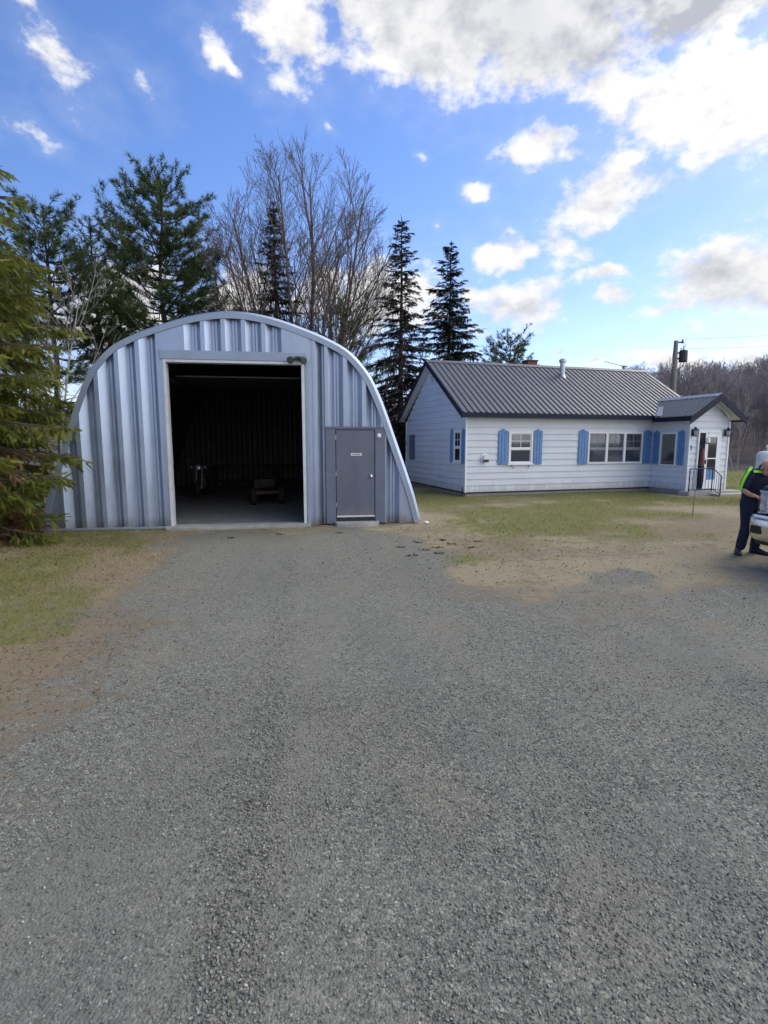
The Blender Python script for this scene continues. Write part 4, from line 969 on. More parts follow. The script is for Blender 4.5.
# front: headlights, grille, bumper
for s in (-1, 1):
    mb = MB(); P = [(s * .985, .20), (s * .965, .075), (s * .89, .012), (s * .74, -.004)]; z0, z1 = .81, 1.11; vs = []
    for i, (x, y) in enumerate(P): vs += [(x, y, z0 + (.0 if i else .06)), (x, y, z1)]
    mb.add(vs, [(0, 2, 3, 1), (2, 4, 5, 3), (4, 6, 7, 5)]); h = mb.build('headlight', M['head_lens'], tr, fix=False)
    for zz in (.885, 1.025): MB().lathe([(.03, -.02), (.050, .004), (.025, .012)], (s * .85, .012, zz), 14, 'y').build('bulb_ring', M['chrome'], h)
    m2 = MB()
    for i in range(3): m2.tube([(P[i][0] * 1.004, P[i][1] - .004, z1 + .01), (P[i + 1][0] * 1.004, P[i + 1][1] - .004, z1 + .01)], .012, 6).tube([(P[i][0] * 1.004, P[i][1] - .004, z0 + (-.01 if i else .05)), (P[i + 1][0] * 1.004, P[i + 1][1] - .004, z0 - .01)], .014, 6)
    m2.tube([(P[3][0], P[3][1] - .008, z0), (P[3][0], P[3][1] - .008, z1)], .012, 6); m2.build('bezel', M['chrome'], h)
gr_ = MB().box(-.72, .72, .0, .05, .82, 1.13).build('grille', M['black'], tr)
mb = MB(); mb.box(-.72, .72, -.035, .0, 1.09, 1.135); mb.box(-.72, .72, -.035, .0, .81, .85); mb.box(-.72, -.68, -.035, .0, .85, 1.09); mb.box(.68, .72, -.035, .0, .85, 1.09); mb.box(-.68, .68, -.045, -.003, .935, 1.005)
mb.build('grille_bar', M['chrome'], gr_, .008)
plan = [(-1.03, .30), (-1.04, .10), (-.99, -.03), (-.86, -.10), (-.5, -.135), (0, -.145), (.5, -.135), (.86, -.10), (.99, -.03), (1.04, .10), (1.03, .30)]
rows = [(.40, .035), (.45, .0), (.60, -.012), (.70, -.01), (.765, .02), (.775, .06)]
vs = [(x * (1 - o * .3), y + o, z) for z, o in rows for x, y in plan]; n = len(plan)
bp = MB().add(vs, [(i * n + j, i * n + j + 1, (i + 1) * n + j + 1, (i + 1) * n + j) for i in range(len(rows) - 1) for j in range(n - 1)]).build('front_bumper', M['chrome'], tr, smooth=True)
for s in (-1, 1): MB().box(s * .80 - .09, s * .80 + .09, -.135, -.10, .50, .62).build('fog_lamp', M['black'], bp, .012)
MB().box(-.42, .42, -.168, -.13, .52, .66).build('air_intake', M['black'], bp, .01)
MB().box(-.94, .94, .02, .25, .32, .42).build('air_dam', M['black'], tr, .02)
MB().box(-1.0, 1.0, 5.98, 6.12, .52, .72).build('rear_bumper', M['chrome'], tr, .03)
MB().box(-.8, .8, .4, 5.6, .38, .52).build('chassis', M['black'], tr)

# ------------------------------------------------------------------ man leaning over the fender
man = thing('person', 'bald man in navy work clothes with lime reflective stripes leaning over the truck fender', 'person', (6.09, 8.72, 0), R(12))
def skin_body(name, pts, edges, material, parent, root=0, sub=2):
    me = bpy.data.meshes.new(name); me.from_pydata([p[:3] for p in pts], edges, []); me.update()
    o = bpy.data.objects.new(name, me); col.objects.link(o); me.materials.append(material); o.parent = parent
    sk = o.modifiers.new('skin', 'SKIN'); sk.use_smooth_shade = True
    for i, p in enumerate(pts):
        d = me.skin_vertices[0].data[i]; r = p[3]; d.radius = r if isinstance(r, tuple) else (r, r); d.use_root = (i == root)
    sb = o.modifiers.new('subsurf', 'SUBSURF'); sb.levels = sub; sb.render_levels = sub
    return o
# joints: facing -y, his right is -x
pts = [(0, .03, .95, .10), (-.03, -.05, 1.11, .10), (-.065, -.14, 1.27, .125), (-.085, -.215, 1.39, .07), (-.095, -.25, 1.43, .058), (-.10, -.275, 1.455, .075), (-.10, -.285, 1.47, .075),
       (-.235, -.16, 1.355, .062), (-.315, -.10, 1.085, .046), (-.325, -.26, 1.02, .036), (-.325, -.34, 1.005, .038),
       (.11, -.20, 1.345, .062), (.28, -.36, 1.15, .046), (.20, -.60, 1.19, .036), (.18, -.68, 1.21, .038),
       (-.10, .0, .90, .07), (-.12, -.05, .50, .05), (-.145, .02, .09, .034), (.10, .0, .90, .07), (.13, -.06, .50, .05), (.14, .02, .09, .034)]
ed = [(0, 1), (1, 2), (2, 3), (3, 4), (4, 5), (5, 6), (2, 7), (7, 8), (8, 9), (9, 10), (2, 11), (11, 12), (12, 13), (13, 14), (0, 15), (15, 16), (16, 17), (0, 18), (18, 19), (19, 20)]
def hand(base, fwd, side, up):
    """palm vertex index, four unequal curled fingers and a thumb from the palm's side"""
    f, s_, u = Vector(fwd).normalized(), Vector(side).normalized(), Vector(up).normalized(); b = Vector(pts[base][:3])
    for k, (off, ln) in enumerate(((-.030, .070), (-.010, .080), (.011, .076), (.030, .060))):
        p0 = b + f * .045 + s_ * off; p1 = p0 + f * ln * .5 - u * .008; p2 = p1 + f * ln * .35 - u * .026
        i = len(pts); pts.extend([(*p0, .0095), (*p1, .0088), (*p2, .0075)]); ed.extend([(base, i), (i, i + 1), (i + 1, i + 2)])
    p0 = b - s_ * .036 + f * .012; p1 = p0 - s_ * .022 + f * .03; p2 = p1 + f * .026
    i = len(pts); pts.extend([(*p0, .012), (*p1, .0105), (*p2, .009)]); ed.extend([(base, i), (i, i + 1), (i + 1, i + 2)])
hand(10, (0.05, -1, -.1), (1, 0, 0), (0, 0, 1)); hand(14, (-.3, -1, .0), (1, 0, 0), (0, 0, 1))
skin_body('body', pts, ed, M['skin'], man)
# head: skull, jaw, brow, nose, ears, bowed forward
hd = MB(); hc = Vector((-.105, -.31, 1.440)); tilt = Matrix.Rotation(R(30), 4, 'X')
def hp(x, y, z): return tuple(hc + tilt @ Vector((x, y, z)))
def hball(mb, c, r, n=14, m=10):
    t = MB().ball((0, 0, 0), r, n, m); mb.add([hp(c[0] + v[0], c[1] + v[1], c[2] + v[2]) for v in t.v], t.f)
hball(hd, (0, .012, .03), (.077, .097, .088), 18, 12); hball(hd, (0, -.030, -.045), (.058, .066, .068)); hball(hd, (0, -.098, -.008), (.014, .018, .022), 8, 6); hball(hd, (0, -.082, .022), (.05, .014, .012), 10, 6)
for s in (-1, 1): hball(hd, (s * .079, .015, -.005), (.012, .024, .034), 8, 6)
hball(hd, (0, -.088, -.052), (.024, .010, .008), 8, 6)
hb = hd.build('head', M['skin'], man, smooth=True)
mb = MB()
for s in (-1, 1): hball(mb, (s * .029, -.083, .006), (.011, .008, .006), 8, 6)
mb.build('eye', M['black'], hb)
mb = MB()
for s in (-1, 1): hball(mb, (s * .068, .035, -.010), (.016, .052, .035), 10, 8)
hball(mb, (0, .092, -.018), (.055, .022, .036), 10, 8); mb.build('hair_fringe', M['bark_dark'], hb, smooth=True)
sp = [(0, .03, .84, (.195, .155)), (-.03, -.05, 1.10, (.175, .135)), (-.065, -.14, 1.27, (.185, .14)), (-.082, -.205, 1.375, (.085, .08)), (-.235, -.16, 1.355, .095), (-.285, -.12, 1.20, .078), (-.315, -.10, 1.075, .070), (.11, -.20, 1.345, .095), (.22, -.30, 1.22, .078), (.28, -.36, 1.14, .070)]
sh = skin_body('work_shirt', sp, [(0, 1), (1, 2), (2, 3), (2, 4), (4, 5), (5, 6), (2, 7), (7, 8), (8, 9)], M['navy_cloth'], man)
tp = [(0, .02, 1.04, (.155, .125)), (0, .02, .92, (.165, .135)), (-.105, .0, .78, .105), (-.125, -.055, .48, .085), (-.148, .02, .045, .078), (.105, .0, .78, .105), (.13, -.065, .48, .085), (.142, .02, .045, .078)]
skin_body('trousers', tp, [(0, 1), (1, 2), (2, 3), (3, 4), (1, 5), (5, 6), (6, 7)], M['navy_cloth'], man)
def ribbon(pts_, width, up, name='reflective_stripe'):
    mb = MB(); P = [Vector(p) for p in pts_]; U = Vector(up).normalized(); n = len(P); vs = []
    for i in range(n):
        t = (P[min(i + 1, n - 1)] - P[max(i - 1, 0)]).normalized(); w = U.cross(t).normalized() * width / 2
        vs += [P[i] - w, P[i] + w, P[i] + w + U * .006, P[i] - w + U * .006]
    mb.add(vs, [(i * 4 + j, i * 4 + (j + 1) % 4, (i + 1) * 4 + (j + 1) % 4, (i + 1) * 4 + j) for i in range(n - 1) for j in range(4)])
    return mb.build(name, M['lime'], sh)
ribbon([(-.26, -.225, 1.385), (-.2, -.26, 1.385), (-.08, -.285, 1.372), (.03, -.28, 1.375), (.12, -.26, 1.37)], .05, (0, -.8, .6))
ribbon([(-.245, -.17, 1.452), (-.32, -.19, 1.39), (-.365, -.17, 1.28), (-.385, -.14, 1.15), (-.385, -.13, 1.08)], .04, (-.5, -.85, .2))
ribbon([(.14, -.22, 1.44), (.24, -.28, 1.33), (.32, -.34, 1.21)], .06, (.75, -.3, .6))
for s, toe in ((-1, (-.30, -.125)), (1, (.20, -.24))):
    a = Vector((s * .147, .05, 0)); t = Vector((toe[0], toe[1], 0)); d = (t - a)
    mb = MB(); P = [a - d * .12, a + d * .05, a + d * .35, a + d * .7, a + d * .98, a + d * 1.08]; rr = [.030, .052, .054, .055, .045, .020]; hh = [.10, .135, .115, .075, .055, .03]
    w = Vector((-d.y, d.x, 0)).normalized(); vs = []
    for p, r, h in zip(P, rr, hh):
        for q in np.linspace(0, PI, 7): vs.append(p + w * r * math.cos(q) + Vector((0, 0, h * math.sin(q) ** .8)))
        vs.append(p + Vector((0, 0, .0)))
    n = 8; mb.add(vs, [(i * n + j, i * n + (j + 1) % n, (i + 1) * n + (j + 1) % n, (i + 1) * n + j) for i in range(5) for j in range(n)] + [list(range(n)), list(range(5 * n, 6 * n))])
    mb.build('boot', M['boot'], man, smooth=True)

# ------------------------------------------------------------------ trees
def in_hut(p, pad=.15):
    c, s = math.cos(HA), math.sin(HA); x = (p[0] - HL[0]) * c + (p[1] - HL[1]) * s; y = -(p[0] - HL[0]) * s + (p[1] - HL[1]) * c
    return -pad - .4 < y < SD + pad and abs(x) < 4.1 + pad and p[2] < float(np.interp(abs(x), arch[len(arch) // 2:, 0], arch[len(arch) // 2:, 1])) + pad
def spray_template(n=11, droop=.12, wid=.022, seed=0, spread=.30):
    """a flat twig with needles on both sides, length 1 along +x"""
    r = np.random.default_rng(seed); v = [[0, -.012, 0], [0, .012, 0], [1, 0, -droop]]; f = [[0, 1, 2]]
    for i in range(n):
        t = .08 + .9 * i / n; z = -droop * t * t
        for s in (-1, 1):
            L = spread * (1.05 - .65 * t) * r.uniform(.7, 1.25); a = r.uniform(.75, 1.15)
            o = len(v); dz = r.uniform(-.10, .10)
            v += [[t - wid, 0, z], [t + wid, 0, z], [t + L * math.cos(a), s * L * math.sin(a), z + dz * L - .02]]; f += [[o, o + 1, o + 2]]
    return np.array(v, float), np.array(f)
def tuft_template(n=15, wid=.035, seed=0):
    """a brush of long needles pointing out along +x"""
    r = np.random.default_rng(seed); v = []; f = []
    for i in range(n):
        d = unit(np.array([r.uniform(.15, 1), r.normal(0, .55), r.normal(.05, .5)])); L = r.uniform(.65, 1.)
        w = unit(np.cross(d, r.normal(size=3))) * wid; b = np.array([r.uniform(-.25, .15), 0, 0]); o = len(v)
        v += [b - w, b + w, b + d * L]; f += [[o, o + 1, o + 2]]
    return np.array(v, float), np.array(f)
SPR = [spray_template(10, .15, .060, i, .42) for i in range(3)]; SPRF = [spray_template(15, .12, .040, 10 + i, .27) for i in range(3)]; TUF = [tuft_template(15, .035, i) for i in range(3)]
def foliage(tmpls, pos, d, s, tint, roll=.6):
    pos, d, s, tint = map(np.array, (pos, d, s, tint)); w = rng.integers(0, len(tmpls), len(pos)); out = []
    for k, (tv, tf) in enumerate(tmpls):
        q = w == k
        if q.any(): out.append(scatter(tv, tf, pos[q], d[q], s[q], rng.normal(0, roll, q.sum()), tint[q]))
    return join(out)
def tree(name, label, cat, loc, trunk, crown, bark, leaf, group=None):
    t = thing(name, label, cat, loc, 0, group); limbs_mesh('trunk', trunk, bark, t)
    if crown is not None: np_mesh('crown', crown[0], crown[1], leaf, crown[2], t)
    return t
def spruce(h, L0, zlow, spacing=.36, per=6, droop=.35, ssize=.34, dens=1., power=.85, gap=.12, seed=0, bare_low=0.):
    g = np.random.default_rng(seed); limbs = []; pos, dr_, sc_, ti = [], [], [], []
    zz = np.linspace(0, h, 9); wob = np.cumsum(g.normal(0, .03, (9, 2)), 0) * .6
    limbs.append((np.column_stack([wob, zz]), np.linspace(h * .0135 + .02, .012, 9), 8))
    z = zlow
    while z < h - .12:
        f = (z - zlow) / (h - zlow); L = L0 * (1 - f) ** power * (.45 + .55 * min(1, f / .12 + .55)) + .10
        m = max(3, int(per * (1 - .35 * f) + .5)); a0 = g.random() * 2 * PI
        for k in range(m):
            if g.random() < gap: continue
            a = a0 + 2 * PI * k / m + g.normal(0, .25); l = L * g.uniform(.50, 1.22); zb = z + g.uniform(-.22, .22)
            rise = (.55 * f - .12) * l; dp = droop * l * (1 - .6 * f)
            tt = np.linspace(0, 1, 6); bx = np.interp(zb, zz, wob[:, 0]); by = np.interp(zb, zz, wob[:, 1])
            P = np.column_stack([bx + np.cos(a) * l * tt, by + np.sin(a) * l * tt, zb + rise * tt - dp * tt ** 2 + .35 * dp * tt ** 4])
            limbs.append((P, np.linspace(.012 + .008 * l, .004, 6), 4))
            n = max(3, int(l / .17 * dens)); 
            for t in np.linspace(.12 + .25 * bare_low * (1 - f), 1, n):
                p = np.array([np.interp(t, tt, P[:, i]) for i in range(3)])
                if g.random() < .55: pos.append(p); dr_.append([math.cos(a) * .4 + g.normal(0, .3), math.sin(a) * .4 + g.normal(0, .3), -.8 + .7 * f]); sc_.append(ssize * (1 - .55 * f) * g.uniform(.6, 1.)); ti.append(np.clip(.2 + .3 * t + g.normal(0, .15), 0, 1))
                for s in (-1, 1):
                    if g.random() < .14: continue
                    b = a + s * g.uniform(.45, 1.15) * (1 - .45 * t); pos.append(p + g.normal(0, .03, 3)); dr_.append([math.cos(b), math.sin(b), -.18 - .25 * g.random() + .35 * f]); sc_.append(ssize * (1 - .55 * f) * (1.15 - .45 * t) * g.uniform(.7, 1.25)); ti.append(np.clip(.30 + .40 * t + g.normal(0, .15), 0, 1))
            pos.append(P[-2]); dr_.append(P[-1] - P[-3]); sc_.append(ssize * .9 * (1 - .55 * f)); ti.append(.7)
        z += spacing * (1 - .45 * f) * g.uniform(.8, 1.2)
    for k in range(6): pos.append([wob[-1, 0], wob[-1, 1], h - .08 * k]); dr_.append([g.normal(0, .5), g.normal(0, .5), 1.]); sc_.append(ssize * .32); ti.append(.5)
    return limbs, foliage(SPR, pos, dr_, sc_, ti)
def pine(h, L0, zlow, seed=0, per=5, spacing=.62, tsize=.30, shape=.5, dens=1., lean=(0, 0), dead=0):
    """white pine: whorls of upswept limbs, each ending in plumes of long-needled tufts"""
    g = np.random.default_rng(seed); limbs = []; pos, dr_, sc_, ti = [], [], [], []
    zz = np.linspace(0, h, 10); wob = np.cumsum(g.normal(0, .06, (10, 2)), 0) + np.outer((zz / h) ** 1.5, lean)
    limbs.append((np.column_stack([wob, zz]), np.linspace(.02 * h * .62 + .03, .02, 10), 9))
    z = zlow
    while z < h - .25:
        f = (z - zlow) / (h - zlow); env = (min(1, (f + .12) / .35)) * (1 - f) ** shape
        m = int(per - 1.5 * f + g.integers(0, 2)); a0 = g.random() * 2 * PI
        for k in range(m):
            a = a0 + 2 * PI * k / m + g.normal(0, .3); l = L0 * env * g.uniform(.55, 1.2) + .25; up_ = .12 + .75 * f + g.normal(0, .10)
            tt = np.linspace(0, 1, 7); bx = np.interp(z, zz, wob[:, 0]); by = np.interp(z, zz, wob[:, 1]); bend = g.normal(0, .15)
            P = np.column_stack([bx + np.cos(a + bend * tt) * l * tt, by + np.sin(a + bend * tt) * l * tt, z + l * (up_ * tt * .55 + .30 * tt ** 2 - .10 * np.sin(tt * PI))])
            limbs.append((P, np.linspace(.018 + .012 * l, .006, 7), 5))
            nb = max(2, int(l * 3.4 * dens))
            for t0 in np.linspace(.32, .97, nb):
                p0 = np.array([np.interp(t0, tt, P[:, i]) for i in range(3)]); b = a + g.choice([-1, 1]) * g.uniform(.25, 1.0); sl = (.22 + .42 * l * (1 - t0) * .8) * g.uniform(.7, 1.2) + .12
                d = unit(np.array([math.cos(b), math.sin(b), .25 + .5 * f + g.normal(0, .18)])); p1 = p0 + d * sl
                limbs.append((np.array([p0, (p0 + p1) / 2 + [0, 0, -.02], p1]), [.009, .006, .003], 3))
                for q in np.linspace(.35, 1.05, max(3, int(sl / .085))):
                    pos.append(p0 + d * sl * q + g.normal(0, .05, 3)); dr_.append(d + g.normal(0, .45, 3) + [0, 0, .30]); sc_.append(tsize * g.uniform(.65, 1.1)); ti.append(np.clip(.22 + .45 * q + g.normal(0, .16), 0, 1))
        z += spacing * (1 - .35 * f) * g.uniform(.75, 1.25)
    for k in range(10): pos.append([wob[-1, 0], wob[-1, 1], h - .07 * k]); dr_.append([g.normal(0, .6), g.normal(0, .6), 1.]); sc_.append(tsize); ti.append(.6)
    for k in range(dead):        # bare dead limbs low on the trunk
        z = g.uniform(.12, .95) * zlow + .3; a = g.random() * 2 * PI; l = g.uniform(.6, 2.0); bx = np.interp(z, zz, wob[:, 0]); by = np.interp(z, zz, wob[:, 1])
        P = np.array([[bx, by, z], [bx + math.cos(a) * l * .5, by + math.sin(a) * l * .5, z + .12 * l], [bx + math.cos(a + .2) * l, by + math.sin(a + .2) * l, z + .05]]); limbs.append((P, [.018, .012, .004], 4))
        for q in range(3): b = a + g.choice([-1, 1]) * g.uniform(.4, 1.); p = P[1] + (P[2] - P[1]) * g.random(); limbs.append((np.array([p, p + [math.cos(b) * .5, math.sin(b) * .5, g.uniform(-.05, .2)]]), [.007, .003], 3))
    return limbs, foliage(TUF, pos, dr_, sc_, ti, 1.5)
def bare(h, seed=0, stems=4, spread=.30, levels=4, r0=.12, split=.28, kids=(4, 6), up_=.12, len0=None, twist=.10, minr=.0045, dome=None):
    """leafless broadleaf: upright stems dividing into ever finer twigs"""
    g = np.random.default_rng(seed); limbs = []
    def grow(p, d, L, r, lev):
        n = 7 if lev <= 1 else 4; P = [p]; dd = d
        if dome:        # twigs stop at the rounded outline of the crown
            rx, rz_, zc = dome
            for _ in range(12):
                q = p + (d + np.array([0, 0, up_ * 2.5])) * L * .95
                if (q[0] ** 2 + q[1] ** 2) / rx ** 2 + max(0, q[2] - zc) ** 2 / rz_ ** 2 > g.uniform(.82, 1.08): L *= .86
                else: break
        for i in range(n - 1):
            dd = unit(dd + g.normal(0, twist * (.6 if lev == 0 else 1), 3) + np.array([0, 0, up_])); P.append(P[-1] + dd * L / (n - 1))
        P = np.array(P); rr = np.linspace(r, max(minr, r * .30), n); limbs.append((P, rr, 7 if lev == 0 else 5 if lev == 1 else 3))
        if lev >= levels: return
        k = g.integers(kids[0], kids[1] + 1) + (3 if lev == 0 else 0)
        for i in range(k):
            t = .22 + .78 * (i + g.random() * .6) / k if lev else .34 + .66 * (i + g.random() * .5) / k
            t = min(t, .98); q = t * (n - 1); j = min(int(q), n - 2); pp = P[j] + (P[j + 1] - P[j]) * (q - j); dirn = unit(P[j + 1] - P[j])
            side = unit(np.cross(dirn, g.normal(size=3))); a = g.uniform(.35, .75) if lev else g.uniform(.30, .62)
            nd = unit(dirn * math.cos(a) + side * math.sin(a)); grow(pp, nd, L * (1 - .55 * t) * g.uniform(.42, .72), max(minr, r * (1 - .65 * t) * .55), lev + 1)
    for s in range(stems):
        a = 2.4 * s + g.normal(0, .2); q = spread * (math.sqrt((s + .6) / stems) if stems > 1 else .15)
        grow(np.array([math.cos(a) * .12 * (stems > 1), math.sin(a) * .12 * (stems > 1), -.1]), unit(np.array([math.cos(a) * q, math.sin(a) * q, 1.])), h * g.uniform(.82, 1.) * (len0 or .95), r0 * g.uniform(.7, 1.1), 0)
    return limbs

# near spruce at the left edge: boughs carry many side twigs
def near_fir():
    g = np.random.default_rng(5); base = np.array([-8.55, 9.75, 0]); h = 10.6; limbs = []; pos, d_, sc_, ti = [], [], [], []; dpos, dd_, dsc, dti = [], [], [], []
    zz = np.linspace(0, h, 9); limbs.append((np.column_stack([0 * zz, 0 * zz, zz]), np.linspace(.21, .02, 9), 10))
    z = .35
    while z < h - .2:
        f = z / h; L = 3.25 * (1 - f) ** .70 * (.62 + .38 * min(1, f / .2)) + .1; m = 8 if f < .55 else 6; a0 = g.random() * 6.28
        for k in range(m):
            a = a0 + 6.283 * k / m + g.normal(0, .2); l = L * g.uniform(.72, 1.12)
            for _ in range(14):
                tip = base + [math.cos(a) * l, math.sin(a) * l, z - .1]
                if in_hut(tip, .35) or in_hut((base + tip) / 2 + [0, 0, z / 2], .3): l *= .86
                else: break
            tt = np.linspace(0, 1, 7); dp = .34 * l * (1 - .8 * f); P = np.column_stack([np.cos(a) * l * tt, np.sin(a) * l * tt, z + (.35 * f - .02) * l * tt - dp * tt ** 1.6 + .42 * dp * tt ** 4]); P[:, 2] = np.maximum(P[:, 2], .06)
            limbs.append((P, np.linspace(.014 + .009 * l, .004, 7), 5)); dead = z < 2.3 and g.random() < .40
            for t in np.linspace(.16, .99, max(6, int(l / .085))):
                p = np.array([np.interp(t, tt, P[:, i]) for i in range(3)])
                for s in (-1, 1):
                    b = a + s * g.uniform(.55, 1.1) * (1.1 - .4 * t); tl = (.16 + .36 * l * (1 - t) * .55 + .12 * g.random()); hang = -.20 - .55 * g.random() * (1 - .6 * f)
                    e = p + np.array([math.cos(b) * tl, math.sin(b) * tl, hang * tl]); 
                    if in_hut(base + e, .02): continue
                    limbs.append((np.array([p, e]), [.006, .0025], 3)); bare_ = dead and t < .72
                    u = unit(e - p)
                    for q in np.linspace(.2, 1.0, max(3, int(tl / .062))):
                        if bare_ and g.random() < .80: continue
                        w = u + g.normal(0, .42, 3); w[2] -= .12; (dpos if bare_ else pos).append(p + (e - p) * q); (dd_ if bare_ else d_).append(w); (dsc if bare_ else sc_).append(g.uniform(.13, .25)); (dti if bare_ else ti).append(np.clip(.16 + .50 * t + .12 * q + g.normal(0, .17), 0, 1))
            pos.append(P[-2]); d_.append(P[-1] - P[-2]); sc_.append(.26); ti.append(.85)
        z += (.255 if f < .5 else .30) * g.uniform(.8, 1.2)
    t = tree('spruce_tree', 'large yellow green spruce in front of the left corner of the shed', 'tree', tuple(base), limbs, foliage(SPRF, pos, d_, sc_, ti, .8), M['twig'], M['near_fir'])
    if dpos: c = foliage(SPRF, dpos, dd_, dsc, dti, .8); np_mesh('dead_spray', c[0], c[1], M['dead_needles'], c[2], t)
near_fir()
# low evergreen shrub and dead brush at its foot
def shrub(n, rad, hgt, seed):
    g = np.random.default_rng(seed); limbs, pos, d, s, t = [], [], [], [], []
    for k in range(n):
        a = g.random() * 6.28; e = g.uniform(.15, 1.2); l = rad * g.uniform(.5, 1.); P = np.array([[0, 0, 0], [math.cos(a) * l * .5 * math.cos(e), math.sin(a) * l * .5 * math.cos(e), hgt * .6 * math.sin(e)], [math.cos(a) * l, math.sin(a) * l, hgt * math.sin(e) * g.uniform(.6, 1)]])
        limbs.append((P, [.012, .008, .003], 4))
        for q in np.linspace(.35, 1, 12): p = P[1] + (P[2] - P[1]) * (q - .5) * 2 if q > .5 else P[1] * q * 2; pos.append(p + g.normal(0, .05, 3)); d.append(unit(P[2] - P[0]) + g.normal(0, .5, 3)); s.append(g.uniform(.12, .22)); t.append(np.clip(.15 + .5 * q + g.normal(0, .16), 0, 1))
    return limbs, foliage(SPRF, pos, d, s, t, .9)
l_, f_ = shrub(70, .85, .75, 2); tree('evergreen_shrub', 'low green spreading shrub at the foot of the large spruce', 'shrub', (-7.6, 9.35, .02), l_, f_, M['twig'], M['near_fir'])
l_, f_ = shrub(50, .62, .65, 4); tree('dead_brush', 'heap of rust brown dead needles beside the left corner of the shed', 'brush', (-7.25, 10.05, .02), l_, f_, M['twig'], M['dead_needles'])

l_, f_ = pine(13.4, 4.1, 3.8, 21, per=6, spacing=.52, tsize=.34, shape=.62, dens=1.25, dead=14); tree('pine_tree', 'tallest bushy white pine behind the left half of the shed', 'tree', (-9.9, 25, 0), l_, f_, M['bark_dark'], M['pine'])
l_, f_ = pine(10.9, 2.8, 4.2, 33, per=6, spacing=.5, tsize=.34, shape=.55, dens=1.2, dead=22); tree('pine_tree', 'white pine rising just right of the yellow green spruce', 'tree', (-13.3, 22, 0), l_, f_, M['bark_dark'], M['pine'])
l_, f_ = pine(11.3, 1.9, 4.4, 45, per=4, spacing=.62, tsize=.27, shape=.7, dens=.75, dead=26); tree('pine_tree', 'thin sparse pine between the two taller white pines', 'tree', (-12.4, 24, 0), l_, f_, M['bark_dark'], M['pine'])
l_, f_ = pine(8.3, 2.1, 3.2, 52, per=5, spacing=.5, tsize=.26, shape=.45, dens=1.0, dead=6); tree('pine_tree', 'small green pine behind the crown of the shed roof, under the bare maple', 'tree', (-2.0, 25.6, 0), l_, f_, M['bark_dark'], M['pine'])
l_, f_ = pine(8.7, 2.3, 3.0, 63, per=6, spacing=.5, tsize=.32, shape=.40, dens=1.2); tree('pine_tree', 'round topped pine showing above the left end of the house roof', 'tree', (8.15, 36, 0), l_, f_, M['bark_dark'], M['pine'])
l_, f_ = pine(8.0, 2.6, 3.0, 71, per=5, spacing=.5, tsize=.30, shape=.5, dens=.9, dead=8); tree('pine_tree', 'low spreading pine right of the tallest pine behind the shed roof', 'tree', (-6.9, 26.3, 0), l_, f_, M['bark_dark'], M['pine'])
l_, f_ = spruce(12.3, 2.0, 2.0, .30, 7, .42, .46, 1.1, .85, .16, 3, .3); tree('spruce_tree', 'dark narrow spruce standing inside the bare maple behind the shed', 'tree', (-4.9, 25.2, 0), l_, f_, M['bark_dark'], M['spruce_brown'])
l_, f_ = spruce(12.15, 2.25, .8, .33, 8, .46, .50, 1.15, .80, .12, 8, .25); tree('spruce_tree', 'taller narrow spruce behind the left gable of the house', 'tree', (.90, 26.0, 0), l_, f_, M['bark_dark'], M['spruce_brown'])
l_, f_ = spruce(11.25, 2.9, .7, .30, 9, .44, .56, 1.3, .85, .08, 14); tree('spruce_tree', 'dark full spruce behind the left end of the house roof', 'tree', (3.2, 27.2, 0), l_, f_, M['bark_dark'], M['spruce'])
tree('bare_maple', 'large leafless many stemmed maple spreading behind the shed', 'tree', (-4.0, 26.4, 0), bare(15.8, 4, 11, .50, 3, .115, kids=(8, 10), up_=.045, twist=.06, minr=.0055, dome=(5.1, 7.7, 8.2)), None, M['twig'], None)
tree('bare_tree', 'smaller leafless tree leaning right between the maple and the narrow spruce', 'tree', (-.7, 25.4, 0), bare(7.6, 9, 4, .42, 4, .065, kids=(4, 6), up_=.045, twist=.07), None, M['twig'], None)
tree('bare_birch', 'pale leafless tree in front of the tallest pine behind the shed', 'tree', (-10.05, 23.4, 0), bare(10.3, 15, 1, .2, 3, .085, kids=(4, 6), up_=.10), None, M['bark_pale'], None)
tree('bare_birch', 'pale forked leafless tree beside the yellow green spruce', 'tree', (-12.1, 19.5, 0), bare(8.2, 18, 2, .25, 3, .06, kids=(3, 5), up_=.10), None, M['bark_pale'], None)
tree('bare_birch', 'pale forked leafless tree right of the house at the field edge', 'tree', (22.6, 34.2, 0), bare(5.9, 27, 2, .30, 4, .055, kids=(3, 5), up_=.06, twist=.07), None, M['bark_pale'], None)
thin = [bare(8.6, 31, 1, .2, 3, .075, kids=(4, 6), up_=.06), bare(7.6, 37, 2, .22, 3, .06, kids=(4, 6), up_=.06), bare(9.4, 41, 1, .2, 3, .08, kids=(4, 6), up_=.05)]
src = [limbs_arrays(t) for t in thin]; tm = []
for i, (x, y) in enumerate([(-14.4, 24), (-13.6, 26.5), (-11.5, 26.6), (-15.2, 29), (-12.0, 29.5), (-9.2, 28.5), (-8.0, 29.6), (-16.5, 26), (-13.9, 31), (-10.6, 31)]):
    t = thing('bare_tree', 'thin leafless tree in the thicket behind the shed', 'tree', (x, y, 0), rng.random() * 6.28, 'thin bare trees behind the shed'); k_ = i % 3
    if i < 3: o = limbs_mesh('trunk', thin[k_], M['twig'], t); tm.append(o)
    else: o = tm[k_].copy(); col.objects.link(o); o.parent = t
    t.scale = (1, 1, .75 + .35 * ((i * 37) % 10) / 10)

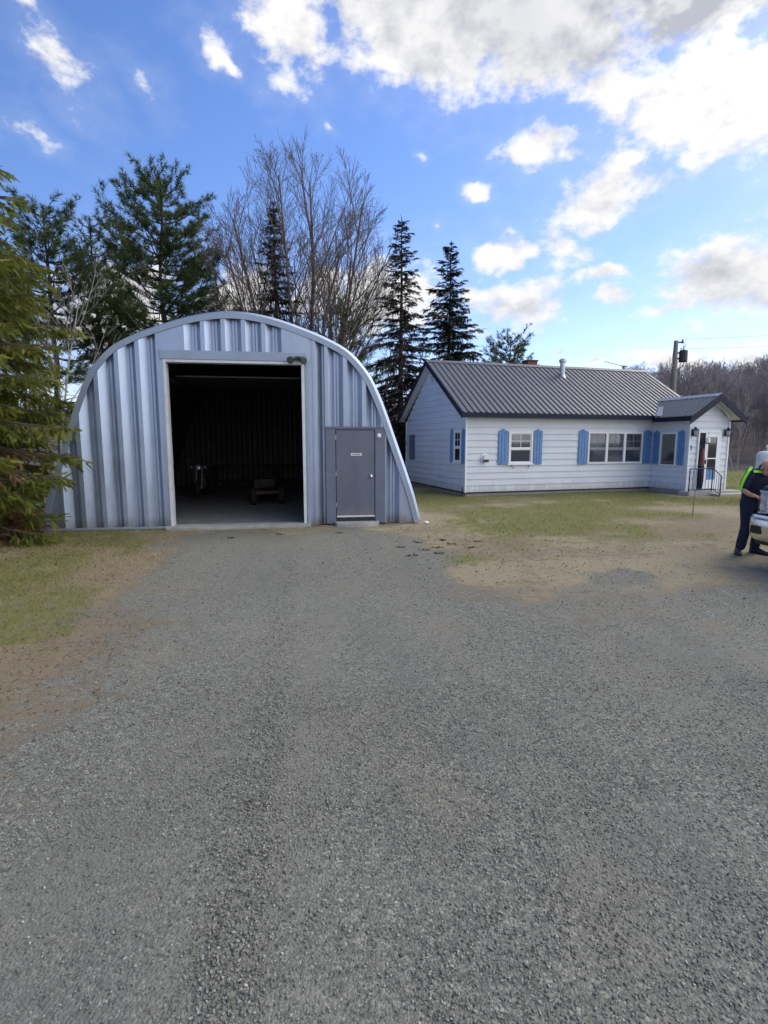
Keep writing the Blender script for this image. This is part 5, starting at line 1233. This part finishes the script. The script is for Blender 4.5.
# ------------------------------------------------------------------ far bare wood on rising ground
def hill_z(x, y):
    r = np.hypot(x, y); a = np.arctan2(x, y)
    return (sstep(r, 40, 120) * 9 + sstep(r, 100, 400) * 10) * (.45 + .55 * sstep(a, -.35, .45)) + (VN.fbm(x, y, .05) - .5) * 1.4 * sstep(r, 40, 60)
rad = np.concatenate([np.linspace(37, 80, 40), np.linspace(84, 420, 30)]); ang = np.linspace(-1.5, 1.5, 150)
A_, R_ = np.meshgrid(ang, rad); hx, hy = (R_ * np.sin(A_)).ravel(), (R_ * np.cos(A_)).ravel(); hz = hill_z(hx, hy) - .06
q = (np.arange(len(rad) - 1)[:, None] * len(ang) + np.arange(len(ang) - 1)[None]).ravel()
hill = np_mesh('hill', np.column_stack([hx, hy, hz]), np.stack([q, q + 1, q + len(ang) + 1, q + len(ang)], 1), mat('woodland_floor', (.12, .098, .096), .95, 0, .35, .6, bump=.5, bscale=4)); hill['kind'] = 'structure'
hill.data.polygons.foreach_set('use_smooth', [True] * len(hill.data.polygons))
temps = []
for sd_ in range(7):
    b_ = bare(8.5, 100 + sd_, 1 if sd_ % 3 else 2, .22, 3, .062, kids=(6, 8), up_=.05, twist=.08, minr=.010); v, f, t = limbs_arrays([(P[::2] if len(P) > 4 else P[[0, -1]], r[::2] if len(P) > 4 else r[[0, -1]], 3) for P, r, n in b_]); temps.append((v, f))
ch = []
n = 2300; rr = 47 + 65 * rng.random(n); aa = rng.uniform(-1.0, 1.15, n); X, Y = rr * np.sin(aa), rr * np.cos(aa); Z = hill_z(X, Y) - .2
hs_ = rng.uniform(.55, 1.05, n) * np.interp(aa, [-1, -.3, .1, .5, 1.1], [.5, .5, .6, .80, .82])
for k in range(7):
    w = np.arange(n) % 7 == k; v, f = temps[k]; m_ = w.sum(); c, s = np.cos(rng.random(m_) * 6.28), 0; a = rng.random(m_) * 6.28; c, s = np.cos(a), np.sin(a)
    VV = np.empty((m_, len(v), 3)); VV[:, :, 0] = (v[None, :, 0] * c[:, None] - v[None, :, 1] * s[:, None]) * hs_[w][:, None] + X[w][:, None]; VV[:, :, 1] = (v[None, :, 0] * s[:, None] + v[None, :, 1] * c[:, None]) * hs_[w][:, None] + Y[w][:, None]; VV[:, :, 2] = v[None, :, 2] * hs_[w][:, None] + Z[w][:, None]
    ch.append((VV.reshape(-1, 3), (f[None] + (np.arange(m_) * len(v))[:, None, None]).reshape(-1, 4), np.repeat(rng.random(m_), len(v))))
c = join(ch); o = np_mesh('far_wood', c[0], c[1], M['wood_far'], c[2]); tag(o, 'far grey wood of leafless trees on the hillside behind the house', 'wood', kind='stuff')
print('faces', sum(len(o.data.polygons) for o in sc.objects if o.type == 'MESH'))
